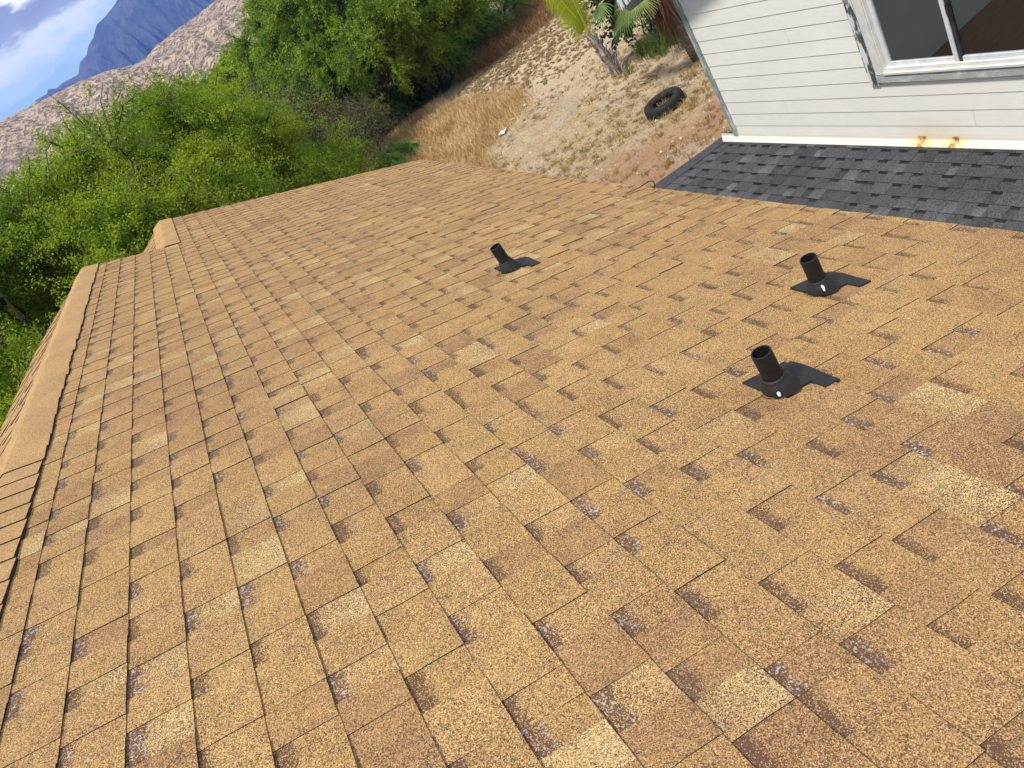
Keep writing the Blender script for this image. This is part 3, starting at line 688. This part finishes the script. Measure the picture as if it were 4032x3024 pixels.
def tree(name,label,cat,group,seed,H,RX,RZ,zc,ncl,ntw,nlf,lmat,rc=.9,tl=.9,lsz=(.075,.026),trunk=.14,droop=.35,stems=4,shell=.55,spread=.4):
    """H total height; crown ellipsoid RX,RZ centred at height zc"""
    rg=np.random.RandomState(seed); root=empty(name,(0,0,0),label,cat,group)
    mb=MB(); forks=[]
    for s in range(stems):
        a=6.283*s/stems+rg.rand(); b0=Vector((.12*math.cos(a),.12*math.sin(a),-.25))
        h=H*rg.uniform(.26,.42); e=Vector((math.cos(a)*RX*spread*rg.uniform(.6,1.2),math.sin(a)*RX*spread*rg.uniform(.6,1.2),h))
        mid=b0.lerp(e,.5)+Vector((rg.normal()*.15,rg.normal()*.15,h*.1))
        mb.tube([b0,mid,e],[trunk,trunk*.75,trunk*.6],7); forks.append(e)
    cen=[]
    for k in range(ncl):
        while True:
            d=rg.normal(size=3); d/=np.linalg.norm(d)
            if d[2]>-.55: break
        q=rg.uniform(shell,1)**.6
        lump=1+.22*mnoise.noise(Vector(d*1.8)+Vector((seed,0,0)))
        cen.append(Vector((d[0]*RX*q*lump,d[1]*RX*q*lump,zc+d[2]*RZ*q*lump)))
    allS=[];allD=[];allL=[];cid=[]
    for k,c in enumerate(cen):
        f=min(forks,key=lambda e:(e-c).length); m1=f.lerp(c,.5)+Vector((rg.normal()*.2,rg.normal()*.2,.25*rg.rand()))
        mb.tube([f,m1,c],[trunk*.42,trunk*.26,trunk*.10],5,cap=False)
        out=(c-Vector((0,0,zc-RZ*.4))); out.normalize(); out=np.array(out); s_=rg.uniform(.75,1.25)
        for t in range(ntw):
            d=rg.normal(size=3)*.62+out*.8+np.array([0,0,.15]); d/=np.linalg.norm(d)
            s=np.array(c)+rg.normal(size=3)*.12*rc
            L=tl*s_*rg.uniform(.6,1.25); allS.append(s); allD.append(d); allL.append(L); cid.append(k)
            if t%3==0:
                e=s+d*L*.85; e[2]-=droop*L*.5; mm=(s+d*L*.5); mm[2]-=droop*L*.1
                mb.tube([Vector(s),Vector(mm),Vector(e)],[.012,.009,.004],3,cap=False)
    mb.build('trunk',[bark],root,smooth=True)
    S=np.array(allS);D=np.array(allD);L=np.array(allL);cid=np.array(cid); T=len(S)
    # leaf sprays: curved twigs clothed in small leaflets
    f=rg.rand(T,nlf)**.8; jit=rg.normal(size=(T,nlf,3))*.045*rc
    P=S[:,None]+D[:,None]*(L[:,None]*f)[...,None]+jit*(0.4+f[...,None]); P[...,2]-=droop*L[:,None]*f**2
    tang=D[:,None]+np.array([0,0,-1.])*droop*2*f[...,None]
    d2=rg.normal(size=(T,nlf,3)); d2+=tang*.9; d2/=np.linalg.norm(d2,axis=2,keepdims=True)
    nn=rg.normal(size=(T,nlf,3))+np.array([0,0,1.2]); sd_=np.cross(d2,nn); sd_/=np.linalg.norm(sd_,axis=2,keepdims=True)+1e-6
    l=(lsz[0]*rg.uniform(.6,1.5,(T,nlf)))[...,None]; w=(lsz[1]*rg.uniform(.7,1.3,(T,nlf)))[...,None]
    V=np.stack([P,P+d2*l*.5+sd_*w,P+d2*l,P+d2*l*.5-sd_*w],2).reshape(-1,3)
    n=T*nlf; F=np.arange(n*4).reshape(n,4)
    cr=rg.rand(len(cen)); col=np.clip(cr[cid][:,None]*.6+rg.rand(T)[:,None]*.25+rg.rand(T,nlf)*.25-.05,0,1).ravel()
    npmesh('crown',V,F,[lmat],root,col=col)
    return root
def plant(root,x,y,rz,sc,label,first,szs=None,grp=None):
    if first: r=root
    else:
        r=root.copy(); COL.objects.link(r)
        for ch in [c for c in root.children]:
            q=ch.copy(); COL.objects.link(q); q.parent=r
    r.location=(x,y,gh(x,y)-.05); r.rotation_euler=(0,0,rz); r.scale=(sc,sc,sc if szs is None else szs); r['label']=label
    if grp: r['group']=grp
    return r
def pol(az,r): return r*math.sin(R_(az)),r*math.cos(R_(az))
GL='feathery green trees beyond the roof ridge'
tA=tree('feathery_tree','x','tree',GL,21,6.4,2.7,2.5,3.6,52,38,104,LG,lsz=(.042,.0115),tl=1.0)
tB=tree('feathery_tree','x','tree',GL,22,6.0,3.0,2.1,3.5,52,38,104,LG,droop=.5,lsz=(.042,.0115),tl=1.0)
tC=tree('feathery_tree','x','tree',GL,23,5.0,2.9,1.7,3.1,46,38,104,LG,droop=.25,stems=5,lsz=(.042,.0115),tl=1.0)
L=[(tA,-11.5,13.5,.3,.96,'large bright green tree filling the far left edge of the picture beside the ridge'),
(tB,-8.2,16,2.0,1.14,'tall green tree reaching up to the rocky hill at the left edge of the picture'),
(tA,-4.8,16.5,1.2,.96,'tall bright green tree in front of the rocky hill, left of the picture'),
(tA,-.4,18.5,2.6,.97,'bright green tree with thin upright shoots rising against the rocky hill'),
(tC,-6.5,11.8,4.0,.80,'bright green tree low beside the left ridge cap, in front of the others'),
(tB,-1.0,12.3,.2,.66,'bushy green tree low behind the step in the roof edge'),
(tC,-.2,17.2,5.3,.90,'bright green tree just beyond the far roof edge, left of its peak'),
(tA,3.0,25,4.5,.80,'olive green tree behind the front row, below the foot of the rocky hill'),
(tC,4.0,21.0,2.2,.50,'low bright green bushy tree hugging the far roof edge'),
(tA,-15.5,11.0,.9,.80,'green tree at the lower left, below the ridge of the roof'),
(tB,-.5,26,4.9,1.0,'green tree in the second row against the tan hillside')]
used=set()
for rt_,az,r,rz,sc,lab in L:
    x,y=pol(az,r); plant(rt_,x,y,rz,sc,lab,id(rt_) not in used); used.add(id(rt_))
# big tree
tD=tree('spreading_tree','large spreading green tree with dark branches, tallest in the upper middle','tree',None,31,8.6,4.9,3.9,4.3,190,28,52,LD,rc=1.0,tl=.95,trunk=.15,stems=6,shell=.25,droop=.35,lsz=(.075,.024))
x,y=pol(15.8,35.5); plant(tD,x,y,.5,1.0,'large spreading green tree with dark branches, tallest in the upper middle',True,.98)
x,y=pol(22.5,41); plant(tD,x,y,2.4,.62,'smaller spreading green tree at the right of the largest one, by the brown grass strip',False)
x,y=pol(10.6,44); plant(tD,x,y,4.2,.62,'mid green tree showing behind the left side of the largest tree',False)
x,y=pol(13.2,33.2); plant(tD,x,y,3.3,.66,'shorter spreading tree in front of the largest one, hiding its trunks',False)
x,y=pol(17.6,35.0); plant(tD,x,y,5.6,.60,'low spreading tree in front of the right half of the largest one',False)
# fresh green bushes at its foot
GB='fresh green bushes at the foot of the largest tree'
bA=tree('green_bush','x','bush',GB,41,2.2,1.5,.8,1.1,22,20,40,LS,tl=.8,trunk=.05,droop=.55,stems=3,spread=.5)
for i,(az,r,sc,lab) in enumerate([(9.6,36.5,1.0,'fresh green bush left of the golden grass, under the largest tree'),(12.6,35.3,1.05,'fresh green bush with arching shoots in the middle under the largest tree'),(17.8,34.5,1.15,'fresh green bush between the largest tree and the top of the golden grass'),(20.0,35.5,1.1,'feathery green bush touching the lower end of the brown grass strip'),(22.9,37.5,1.05,'feathery green bush behind the upper end of the brown grass strip'),(10.9,25.0,.5,'small bright green bush right behind the far peak of the roof'),(12.4,27.0,.42,'low green plant at the edge of the golden grass beside the roof peak'),(6.6,22,.36,'low green bush peeking over the middle of the far roof edge')]):
    x,y=pol(az,r); plant(bA,x,y,i*1.3,sc,lab,i==0)
# bare, brownish shrubs
GS='bare brownish shrubs among the green trees'
sA=tree('bare_shrub','x','shrub',GS,51,3.6,2.0,1.4,2.0,44,22,12,LB,tl=.95,lsz=(.06,.02),trunk=.05,droop=.1,stems=6,spread=.6)
for i,(az,r,sc,lab) in enumerate([(6.2,38,1.35,'round greyish olive shrub on the slope left of the largest tree'),(7.4,31,1.1,'greyish brown leafless shrub between left trees and the largest tree'),(8.3,26,.85,'brown shrub with bare twigs behind the far roof edge'),(5.4,30,1.25,'pale olive shrub behind the bright front trees, left of the bare grey shrubs'),(8.2,35.5,1.2,'taller grey olive shrub against the lower left of the largest tree'),(10.4,29,.75,'small reddish brown shrub beneath the left side of the largest tree')]):
    x,y=pol(az,r); plant(sA,x,y,i*1.9,sc,lab,i==0)
# distant scrub trees on the valley floor
GF='distant scrub trees at the foot of the rocky hill'
fA=tree('scrub_tree','x','tree',GF,61,5.0,3.6,1.9,2.9,40,16,36,LG,tl=1.3,lsz=(.17,.07),trunk=.12,rc=1.4)
fB=tree('scrub_tree','x','tree',GF,62,4.4,3.8,1.6,2.4,40,16,36,LD,tl=1.3,lsz=(.17,.07),trunk=.12,rc=1.4)
FARL=['rounded','flat topped','small','wide','pale green','yellowish','dark green','low','bushy','lone looking','squat','loose','leaning','thin','dense','hazy']
rr=random.Random(9); used=set()
for i in range(16):
    az=2.2+i*.72+rr.uniform(-.2,.2); r=[62,95,140,78][i%4]*rr.uniform(.9,1.1); rt_=(fA,fB)[i%2]; x,y=pol(az,r)
    where=['left of the olive shrub','just above the olive shrub','between the olive shrub and the largest tree','behind the largest tree'][min(3,i//4)]
    plant(rt_,x,y,i*1.1,rr.uniform(.85,1.25),'%s %s scrub tree far off, %s'%(FARL[i],('light','dark')[i%2],where),id(rt_) not in used); used.add(id(rt_))
# dark shrub beside the fan palm
dk=tree('dark_shrub','dark leafy shrub growing behind the fan palm, by the white house corner','shrub',None,71,1.7,.8,.75,.95,26,16,24,LK,tl=.45,lsz=(.09,.045),trunk=.03,droop=.2,stems=4)
plant(dk,12.0,18.9,0,1.15,'dark leafy shrub growing behind the fan palm, by the white house corner',True)

# ------------------------------------------------------------------ palms
ptr=simple('palm_trunk',(.10,.075,.06),(.30,.25,.21),7,.9,.7,.02,stretch=(1,1,2.5))
boots=simple('palm_boots',(.12,.09,.075),(.62,.57,.53),5,.85,.4,.01,stretch=(1,1,.5))
pfr=leafmat('palm_frond_green',[(0,(.20,.27,.015)),(.6,(.42,.48,.03)),(1,(.60,.60,.08))],.35,(1.2,1.2,.6))
prac=simple('palm_rachis',(.42,.40,.05),(.55,.50,.09),4,.5,.1)
fang=leafmat('fan_leaf_green',[(0,(.045,.085,.025)),(.6,(.13,.19,.05)),(1,(.30,.33,.09))],.25,(1.2,1.3,.7))
fand=leafmat('dead_fan_brown',[(0,(.05,.026,.014)),(.5,(.13,.065,.033)),(1,(.28,.17,.10))],.1,(1,1,1))
def strip(V,F,C,p,d,side,ln,wd,drp,c,seg=3):
    b=len(V); q=Vector(p); d=Vector(d).normalized(); side=Vector(side).normalized()
    for k in range(seg+1):
        t=k/seg; pos=q+d*ln*t+Vector((0,0,-drp*ln*t*t)); w_=wd*(1-.85*t)*.5 if k else wd*.3
        V.append(tuple(pos-side*w_)); V.append(tuple(pos+side*w_))
    for k in range(seg): F.append((b+2*k,b+2*k+1,b+2*k+3,b+2*k+2)); C.append(c)
rg=random.Random(12)
px_,py_=10.15,18.55; zg=gh(px_,py_)
pm=empty('small_palm',(px_,py_,zg),'small palm with a stubby shaggy trunk and yellow green frond on the dirt slope','palm tree')
mb=MB(); pts=[Vector((.05,0,-.15)),Vector((.02,0,.25)),Vector((-.03,.02,.6)),Vector((-.10,.03,.95)),Vector((-.16,.03,1.22))]
mb.tube(pts,[.13,.14,.125,.10,.075],12); mb.build('trunk',[ptr],pm,smooth=True)
mb=MB()
for k in range(46):
    t=rg.random()*.95; i=min(3,int(t*4)); fr=t*4-i; c=pts[i].lerp(pts[i+1],fr); a=rg.random()*6.283; R0=.135-.055*t
    o_=Vector((math.cos(a),math.sin(a),0)); s_=Vector((-math.sin(a),math.cos(a),0)); L0=rg.uniform(.14,.30); w0=rg.uniform(.03,.055)
    p0=c+o_*R0*1.02; p1=p0+o_*rg.uniform(.02,.06)+Vector((0,0,L0*.6)); p2=p0+o_*rg.uniform(.04,.14)+Vector((0,0,L0))
    th=o_*.012
    mb.hexa([p0-s_*w0,p0+s_*w0,p0+s_*w0+th,p0-s_*w0+th,p1-s_*w0*.7,p1+s_*w0*.7,p1+s_*w0*.7+th,p1-s_*w0*.7+th])
    mb.hexa([p1-s_*w0*.7,p1+s_*w0*.7,p1+s_*w0*.7+th,p1-s_*w0*.7+th,p2-s_*w0*.3,p2+s_*w0*.3,p2+s_*w0*.3+th,p2-s_*w0*.3+th])
mb.tube([Vector((.08,-.1,.62)),Vector((.2,-.2,.85)),Vector((.42,-.3,.98)),Vector((.75,-.35,1.02))],[.014,.012,.010,.006],6)
mb.build('boots',[boots],pm)
def frond(parent,base,tip,bend,nl,ll,grav=.55,c0=.5):
    base=Vector(base);tip=Vector(tip);bend=Vector(bend); P=[]
    for k in range(13):
        t=k/12; P.append(base*(1-t)**2+bend*2*t*(1-t)+tip*t*t)
    mb=MB(); mb.tube(P,[.022-.017*k/12 for k in range(13)],6); f=mb.build('frond',[prac],parent,smooth=True)
    V=[];F=[];C=[]
    for k in range(nl):
        t=.12+.86*k/nl; i=min(11,int(t*12)); p=P[i].lerp(P[i+1],t*12-i); tg_=(P[i+1]-P[i]).normalized(); sd=tg_.cross(Vector((.55,-.83,.1))).normalized()
        for sgn in (-1,1):
            L0=ll*math.sin(math.pi*min(1,(.25+.75*t)))**.6*rg.uniform(.8,1.1)+.08
            d=sd*sgn*1.0+tg_*.55+Vector((0,0,-.15)); strip(V,F,C,p,d,tg_,L0,.042,grav,min(1,max(0,c0+rg.uniform(-.4,.4))),4)
    npmesh('leaflets',V,F,[pfr],f,col=C)
frond(pm,(-.16,.03,1.2),(-.62,.1,3.1),(-.30,.05,2.2),70,.62)
frond(pm,(-.15,.03,1.2),(.55,.5,3.0),(-.05,.1,2.3),34,.34,.6,.6)
frond(pm,(-.15,.03,1.2),(-.1,-.3,3.3),(-.2,-.05,2.4),40,.5,.5,.4)
# fan palm
fx,fy=10.5,15.75; fz=gh(fx,fy)
fp=empty('fan_palm',(fx,fy,fz),'fan palm with a brown skirt of dead leaves, half hidden by the white house','palm tree')
mb=MB(); tp=[Vector((.22,-.02,-.2)),Vector((.10,0,.5)),Vector((-.02,0,1.1)),Vector((-.12,0,1.8)),Vector((-.2,0,2.4))]; mb.tube(tp,[.22,.17,.16,.17,.18],14); mb.build('trunk',[ptr],fp,smooth=True)
V=[];F=[];C=[]
for k in range(620):
    t=rg.uniform(.40,1.0); c=tp[2].lerp(tp[4],rg.random()**.7); a=rg.random()*6.283; o_=Vector((math.cos(a),math.sin(a),0)); d=o_*rg.uniform(.15,.75)+Vector((0,0,-1)); strip(V,F,C,c+o_*.16+Vector((0,0,rg.uniform(-.1,.25))),d,(-math.sin(a),math.cos(a),0),rg.uniform(.35,.85),rg.uniform(.02,.05),.25,rg.random(),3)
npmesh('dead_skirt',V,F,[fand],fp,col=C)
def fan(c,out,R0,c0,nseg=34,drop=.5):
    V=[];F=[];C=[]; c=Vector(c); out=Vector(out).normalized(); sd=out.cross(Vector((0,0,1))).normalized(); up=sd.cross(out).normalized()
    for k in range(nseg):
        a=R_(-115+230*k/(nseg-1)); d=out*math.cos(a)+sd*math.sin(a)+up*.12*math.cos(3*a)
        nrm=up.cross(d); strip(V,F,C,c,d,nrm,R0*rg.uniform(.85,1.05),.055,drop,min(1,max(0,c0+rg.uniform(-.25,.25))),5)
    stem=MB(); s0=Vector(tp[4])-Vector((0,0,.1)); stem.tube([s0,s0.lerp(c,.5)+Vector((0,0,.15)),c],[.025,.018,.013],6)
    f=stem.build('fan_leaf',[prac],fp,smooth=True); npmesh('blade',V,F,[fang],f,col=C)
fan((-1.05,-.05,1.98),(-.75,-.25,-.45),.6,.35); fan((-.95,-.45,2.15),(-.5,-.5,-.55),.5,.85); fan((-1.25,.45,2.25),(-.8,.3,-.35),.6,.5); fan((-.3,.6,2.3),(-.2,.8,-.5),.8,.3); fan((.5,.3,2.8),(.6,.3,.2),.8,.6); fan((-.4,0,3.0),(-.3,-.1,.8),.8,.7)

# ------------------------------------------------------------------ tyre, dead fronds, litter
rub=simple('tyre_rubber',(.010,.010,.010),(.032,.031,.029),18,.75,.3,.004)
tx,ty=8.72,14.72; tz=gh(tx,ty)
ty_=empty('old_tyre',(tx,ty,tz),'worn black tyre lying on its side in the dirt yard','tyre')
tr_=bpy.data.objects.new
prof=[(.255,-.02),(.262,-.085),(.30,-.115),(.37,-.125),(.425,-.112),(.448,-.08),(.455,-.03),(.455,.03),(.448,.08),(.425,.112),(.37,.125),(.30,.115),(.262,.085),(.255,.02),(.285,.04),(.36,.075),(.42,.07),(.43,0),(.42,-.07),(.36,-.075),(.285,-.04)]
nA=64; V=[];F=[]
for k in range(nA):
    a=2*math.pi*k/nA
    for j,(r,z) in enumerate(prof):
        gq=-.010 if (5<=j<=8 and k%2==0) else 0
        V.append(((r+gq)*math.cos(a),(r+gq)*math.sin(a),z))
n_=len(prof)
for k in range(nA):
    for j in range(n_): F.append((k*n_+j,k*n_+(j+1)%n_,((k+1)%nA)*n_+(j+1)%n_,((k+1)%nA)*n_+j))
q=npmesh('tread_and_sidewall',V,F,[rub],ty_,smooth=False)
tilt=Matrix.Rotation(R_(-1),4,'X')@Matrix.Rotation(R_(-4),4,'Y')@Matrix.Diagonal((1,1,1.25,1)); q.matrix_local=Matrix.Translation((0,0,.10))@tilt
o=clumps([(tx+rs.normal()*.10,ty+rs.normal()*.10,tz) for _ in range(10)],18,.06,(.10,.22),(.008,.016),'tyre_weeds',myt,(.1,.6))
tag(o,'yellow weeds growing up through the middle of the tyre','weeds',kind='stuff')
dfm=leafmat('dead_frond_straw',[(0,(.20,.13,.08)),(.5,(.42,.30,.19)),(1,(.62,.50,.36))],.1,(1,1,1))
dfw=leafmat('bleached_frond',[(0,(.38,.33,.27)),(1,(.72,.68,.60))],.1,(1,1,1))
def pile(name,label,x,y,n,L0,mat,sp_,az0):
    z=gh(x,y); V=[];F=[];C=[]
    for k in range(n):
        a=az0+rg.gauss(0,.45); p=(rg.gauss(0,sp_),rg.gauss(0,sp_),rg.uniform(.02,.14)); d=(math.cos(a),math.sin(a),rg.uniform(-.05,.45)); strip(V,F,C,p,d,(-math.sin(a),math.cos(a),rg.uniform(-.6,.6)),rg.uniform(.5,1.1)*L0,rg.uniform(.02,.045),.45,rg.random(),5)
    o=npmesh(name,V,F,[mat],col=C); o.location=(x,y,z); tag(o,label,'dead leaves'); return o
pile('dead_fronds','heap of curled straw coloured dead fronds between the small palm and the tyre',10.0,16.9,46,.55,dfm,.17,1.9)
pile('dead_fronds','bleached pile of dead fronds at the top end of the brown grass strip',15.9,31.0,70,.8,dfw,.4,2.6)
pile('dead_fronds','few pale dead fronds on the ground near the fan palm foot',10.75,14.95,12,.4,dfw,.15,.6)
wsc=simple('white_scrap',(.6,.6,.6),(.8,.8,.8),20,.6,.4)
for x,y,s,lab in ((7.75,21.6,.32,'crumpled white scrap at the near edge of the golden grass, closest to the roof'),(9.0,22.25,.26,'thin white strip of litter lying at the right end of the golden grass'),(8.35,22.0,.16,'tiny white scrap caught in the golden grass between two larger ones')):
    mb=MB(); nq=7; g=[[Vector(((i/nq-.5)*s,(j/nq-.5)*s*(.35 if s<.3 else .7),rg.uniform(.0,.13)*s+.03)) for j in range(nq+1)] for i in range(nq+1)]
    for i in range(nq):
        for j in range(nq): mb.face([g[i][j],g[i+1][j],g[i+1][j+1],g[i][j+1]])
    o=mb.build('litter_scrap',[wsc]); o.location=(x,y,gh(x,y)+.02); o.rotation_euler=(0,0,rg.random()*3); tag(o,lab,'litter')
# black wire loop at the eave
mb=MB(); wpts=[Vector(roof_pt(2.13,4.86,.012)),Vector(roof_pt(2.2,4.80,.03)),Vector(roof_pt(2.25,4.76,.055)),Vector(roof_pt(2.27,4.72,.055)),Vector(roof_pt(2.262,4.69,.03)),Vector(roof_pt(2.25,4.69,.006))]
mb.tube(wpts,[.0025,.003,.0035,.0035,.0035,.003],6); o=mb.build('wire_loop',[M['asphalt']],smooth=True); tag(o,'thin black wire curling up at the far eave of the tan roof','wire')

# ------------------------------------------------------------------ rocky hill and mountain
def interp(t,pts):
    if t<=pts[0][0]: return pts[0][1]
    for (a,b_),(c,d) in zip(pts,pts[1:]):
        if t<=c: 
            f=(t-a)/(c-a); return b_+(d-b_)*f
    return pts[-1][1]
def fbm(v,o=5,ridged=False):
    s=0;a=1;t=0
    for i in range(o):
        n=mnoise.noise(v); n=1-abs(n)*2 if ridged else n
        s+=a*n;t+=a;a*=.5;v=v*2.03+Vector((3.1,1.7,.3))
    return s/t
hp=[(-60,7),(-30,6.6),(-12,5.3),(-5.94,4.51),(-4.54,4.3),(-2.83,4.04),(-.63,3.67),(1.19,3.21),(2.01,2.86),(3.06,2.62),(4.31,2.82),(5.77,2.88),(7.26,2.82),(9.01,2.79),(14,3.0),(30,4),(60,6)]
R0,R1=185.,430.; A=np.arange(-50,56,.16); K=110; V=[]
for az in A:
    ce=interp(az,hp); zc=R1*math.tan(R_(ce))
    for k in range(K+1):
        t=k/K; tt=t*1.25; r=R0+(R1-R0)*tt; x,y=pol(az,r)
        if tt<=1: base=GZ-1+(zc-GZ+1)*(tt**1.15)
        else: base=zc-(tt-1)*(R1-R0)*.5
        nz=fbm(Vector((x*.035,y*.035,1)),5,True)-.45; nf=1.6*fbm(Vector((x*.24,y*.24,5)),5,False)
        amp=min(1,tt*5); dm=max(0,1-abs(tt-1)*4); gl=fbm(Vector((az*.33+tt*1.1,tt*.8,3)),3,True)-.4
        base+=amp*((4.5-3.9*dm)*nz+(1.6-1.0*dm)*nf+(5-4.6*dm)*gl)
        V.append((x,y,base))
F=[(i*(K+1)+k,(i+1)*(K+1)+k,(i+1)*(K+1)+k+1,i*(K+1)+k+1) for i in range(len(A)-1) for k in range(K)]
m,nt,b,o=newmat('rocky_dry_slope'); co=obj_co(nt)
na=noise(nt,mapping(nt,co,(1,1,1.8)),.10,7,.68,.6); nb=noise(nt,co,.45,6,.7); nc=noise(nt,co,.022,4,.6)
c=mix(nt,ramp(nt,na,[(.4,0),(.6,1)]),(.53,.41,.285),(.42,.31,.215))
c=mix(nt,ramp(nt,nb,[(.46,0),(.55,.95)]),c,(.13,.095,.09))
c=mix(nt,ramp(nt,mth(nt,'ADD',mth(nt,'MULTIPLY',nc,.7),mth(nt,'MULTIPLY',nb,.3)),[(.54,0),(.60,.65)]),c,(.17,.125,.11))
c=mix(nt,ramp(nt,mth(nt,'ADD',mth(nt,'MULTIPLY',nb,.5),mth(nt,'MULTIPLY',na,.5)),[(.36,.8),(.44,0)]),c,(.56,.46,.36))
Lk(nt,c,b.inputs['Base Color']); b.inputs['Roughness'].default_value=.95; bump(nt,b,mth(nt,'ADD',nb,na),1,1.6)
tag(npmesh('rocky_hill',V,F,[m],smooth=True),kind='structure')
mpz=[(-60,3.0),(-20,1.5),(-6,2.2),(-4.3,3.2),(-3.82,4.31),(-3.57,4.5),(-2.78,4.42),(-2.57,4.58),(-2.14,4.34),(-1.7,4.4),(-.6,4.27),(-.05,4.71),(.55,4.81),(.98,5.13),(1.57,5.33),(2.18,5.72),(2.95,5.81),(3.74,5.98),(3.99,6.05),(5.2,6.5),(7,6.9),(10,7.0),(14,6.8),(20,6.8),(30,6),(45,5),(60,4)]
R0,R1=2100.,3000.; A=np.arange(-30,56,.11); K=70; V=[]
for az in A:
    ce=interp(az,mpz); zc=R1*math.tan(R_(ce))
    rav=fbm(Vector((az*.9,2.0,0)),4,True)-.4
    for k in range(K+1):
        t=k/K; tt=t*1.2; r=R0+(R1-R0)*tt
        zz=zc*(min(tt,1)**1.6) if tt<=1 else zc-(tt-1)*900
        mid=math.sin(math.pi*min(1,tt))
        rv=fbm(Vector((az*.9+tt*1.3,tt*.9,0)),4,True)-.4; fine=fbm(Vector((az*3.1+tt*2,tt*3,4)),4,True)-.45
        zz+=mid*(85*rv+22*fine)*(zc/260)
        if tt>1: pass
        x,y=pol(az,r); V.append((x,y,zz-8))
F=[(i*(K+1)+k,(i+1)*(K+1)+k,(i+1)*(K+1)+k+1,i*(K+1)+k+1) for i in range(len(A)-1) for k in range(K)]
m,nt,b,o=newmat('mountain_rock_scrub_haze_tint'); co=obj_co(nt)
na=noise(nt,mapping(nt,co,(1,1,.6)),.012,7,.68,.5); nb=noise(nt,co,.05,5,.7)
c=mix(nt,ramp(nt,na,[(.42,0),(.60,1)]),(.040,.050,.062),(.10,.105,.115)); c=mix(nt,ramp(nt,nb,[(.55,0),(.66,.6)]),c,(.16,.155,.16))  # rock and scrub tones tinted blue, distance haze put into the colour
Lk(nt,c,b.inputs['Base Color']); b.inputs['Roughness'].default_value=.95; bump(nt,b,nb,1,9)
tag(npmesh('mountain',V,F,[m],smooth=True),kind='structure')
# haze
HZ=True
if HZ:
    mb=MB(); mb.box(-3350,3550,-420,3560,-14,390); hz=mb.build('haze',[]) if False else None
    me=bpy.data.meshes.new('haze'); me.from_pydata(mb.v,[],mb.f); hz=bpy.data.objects.new('haze',me); COL.objects.link(hz)
    m=bpy.data.materials.new('haze_air'); m.use_nodes=True; nt=m.node_tree; nt.nodes.clear(); o=N(nt,'ShaderNodeOutputMaterial')
    v=N(nt,'ShaderNodeVolumePrincipled',i={'Color':(.16,.33,1.0,1),'Density':.00022,'Anisotropy':0.1}); Lk(nt,v.outputs[0],o.inputs['Volume']); me.materials.append(m)
    tag(hz,kind='stuff')
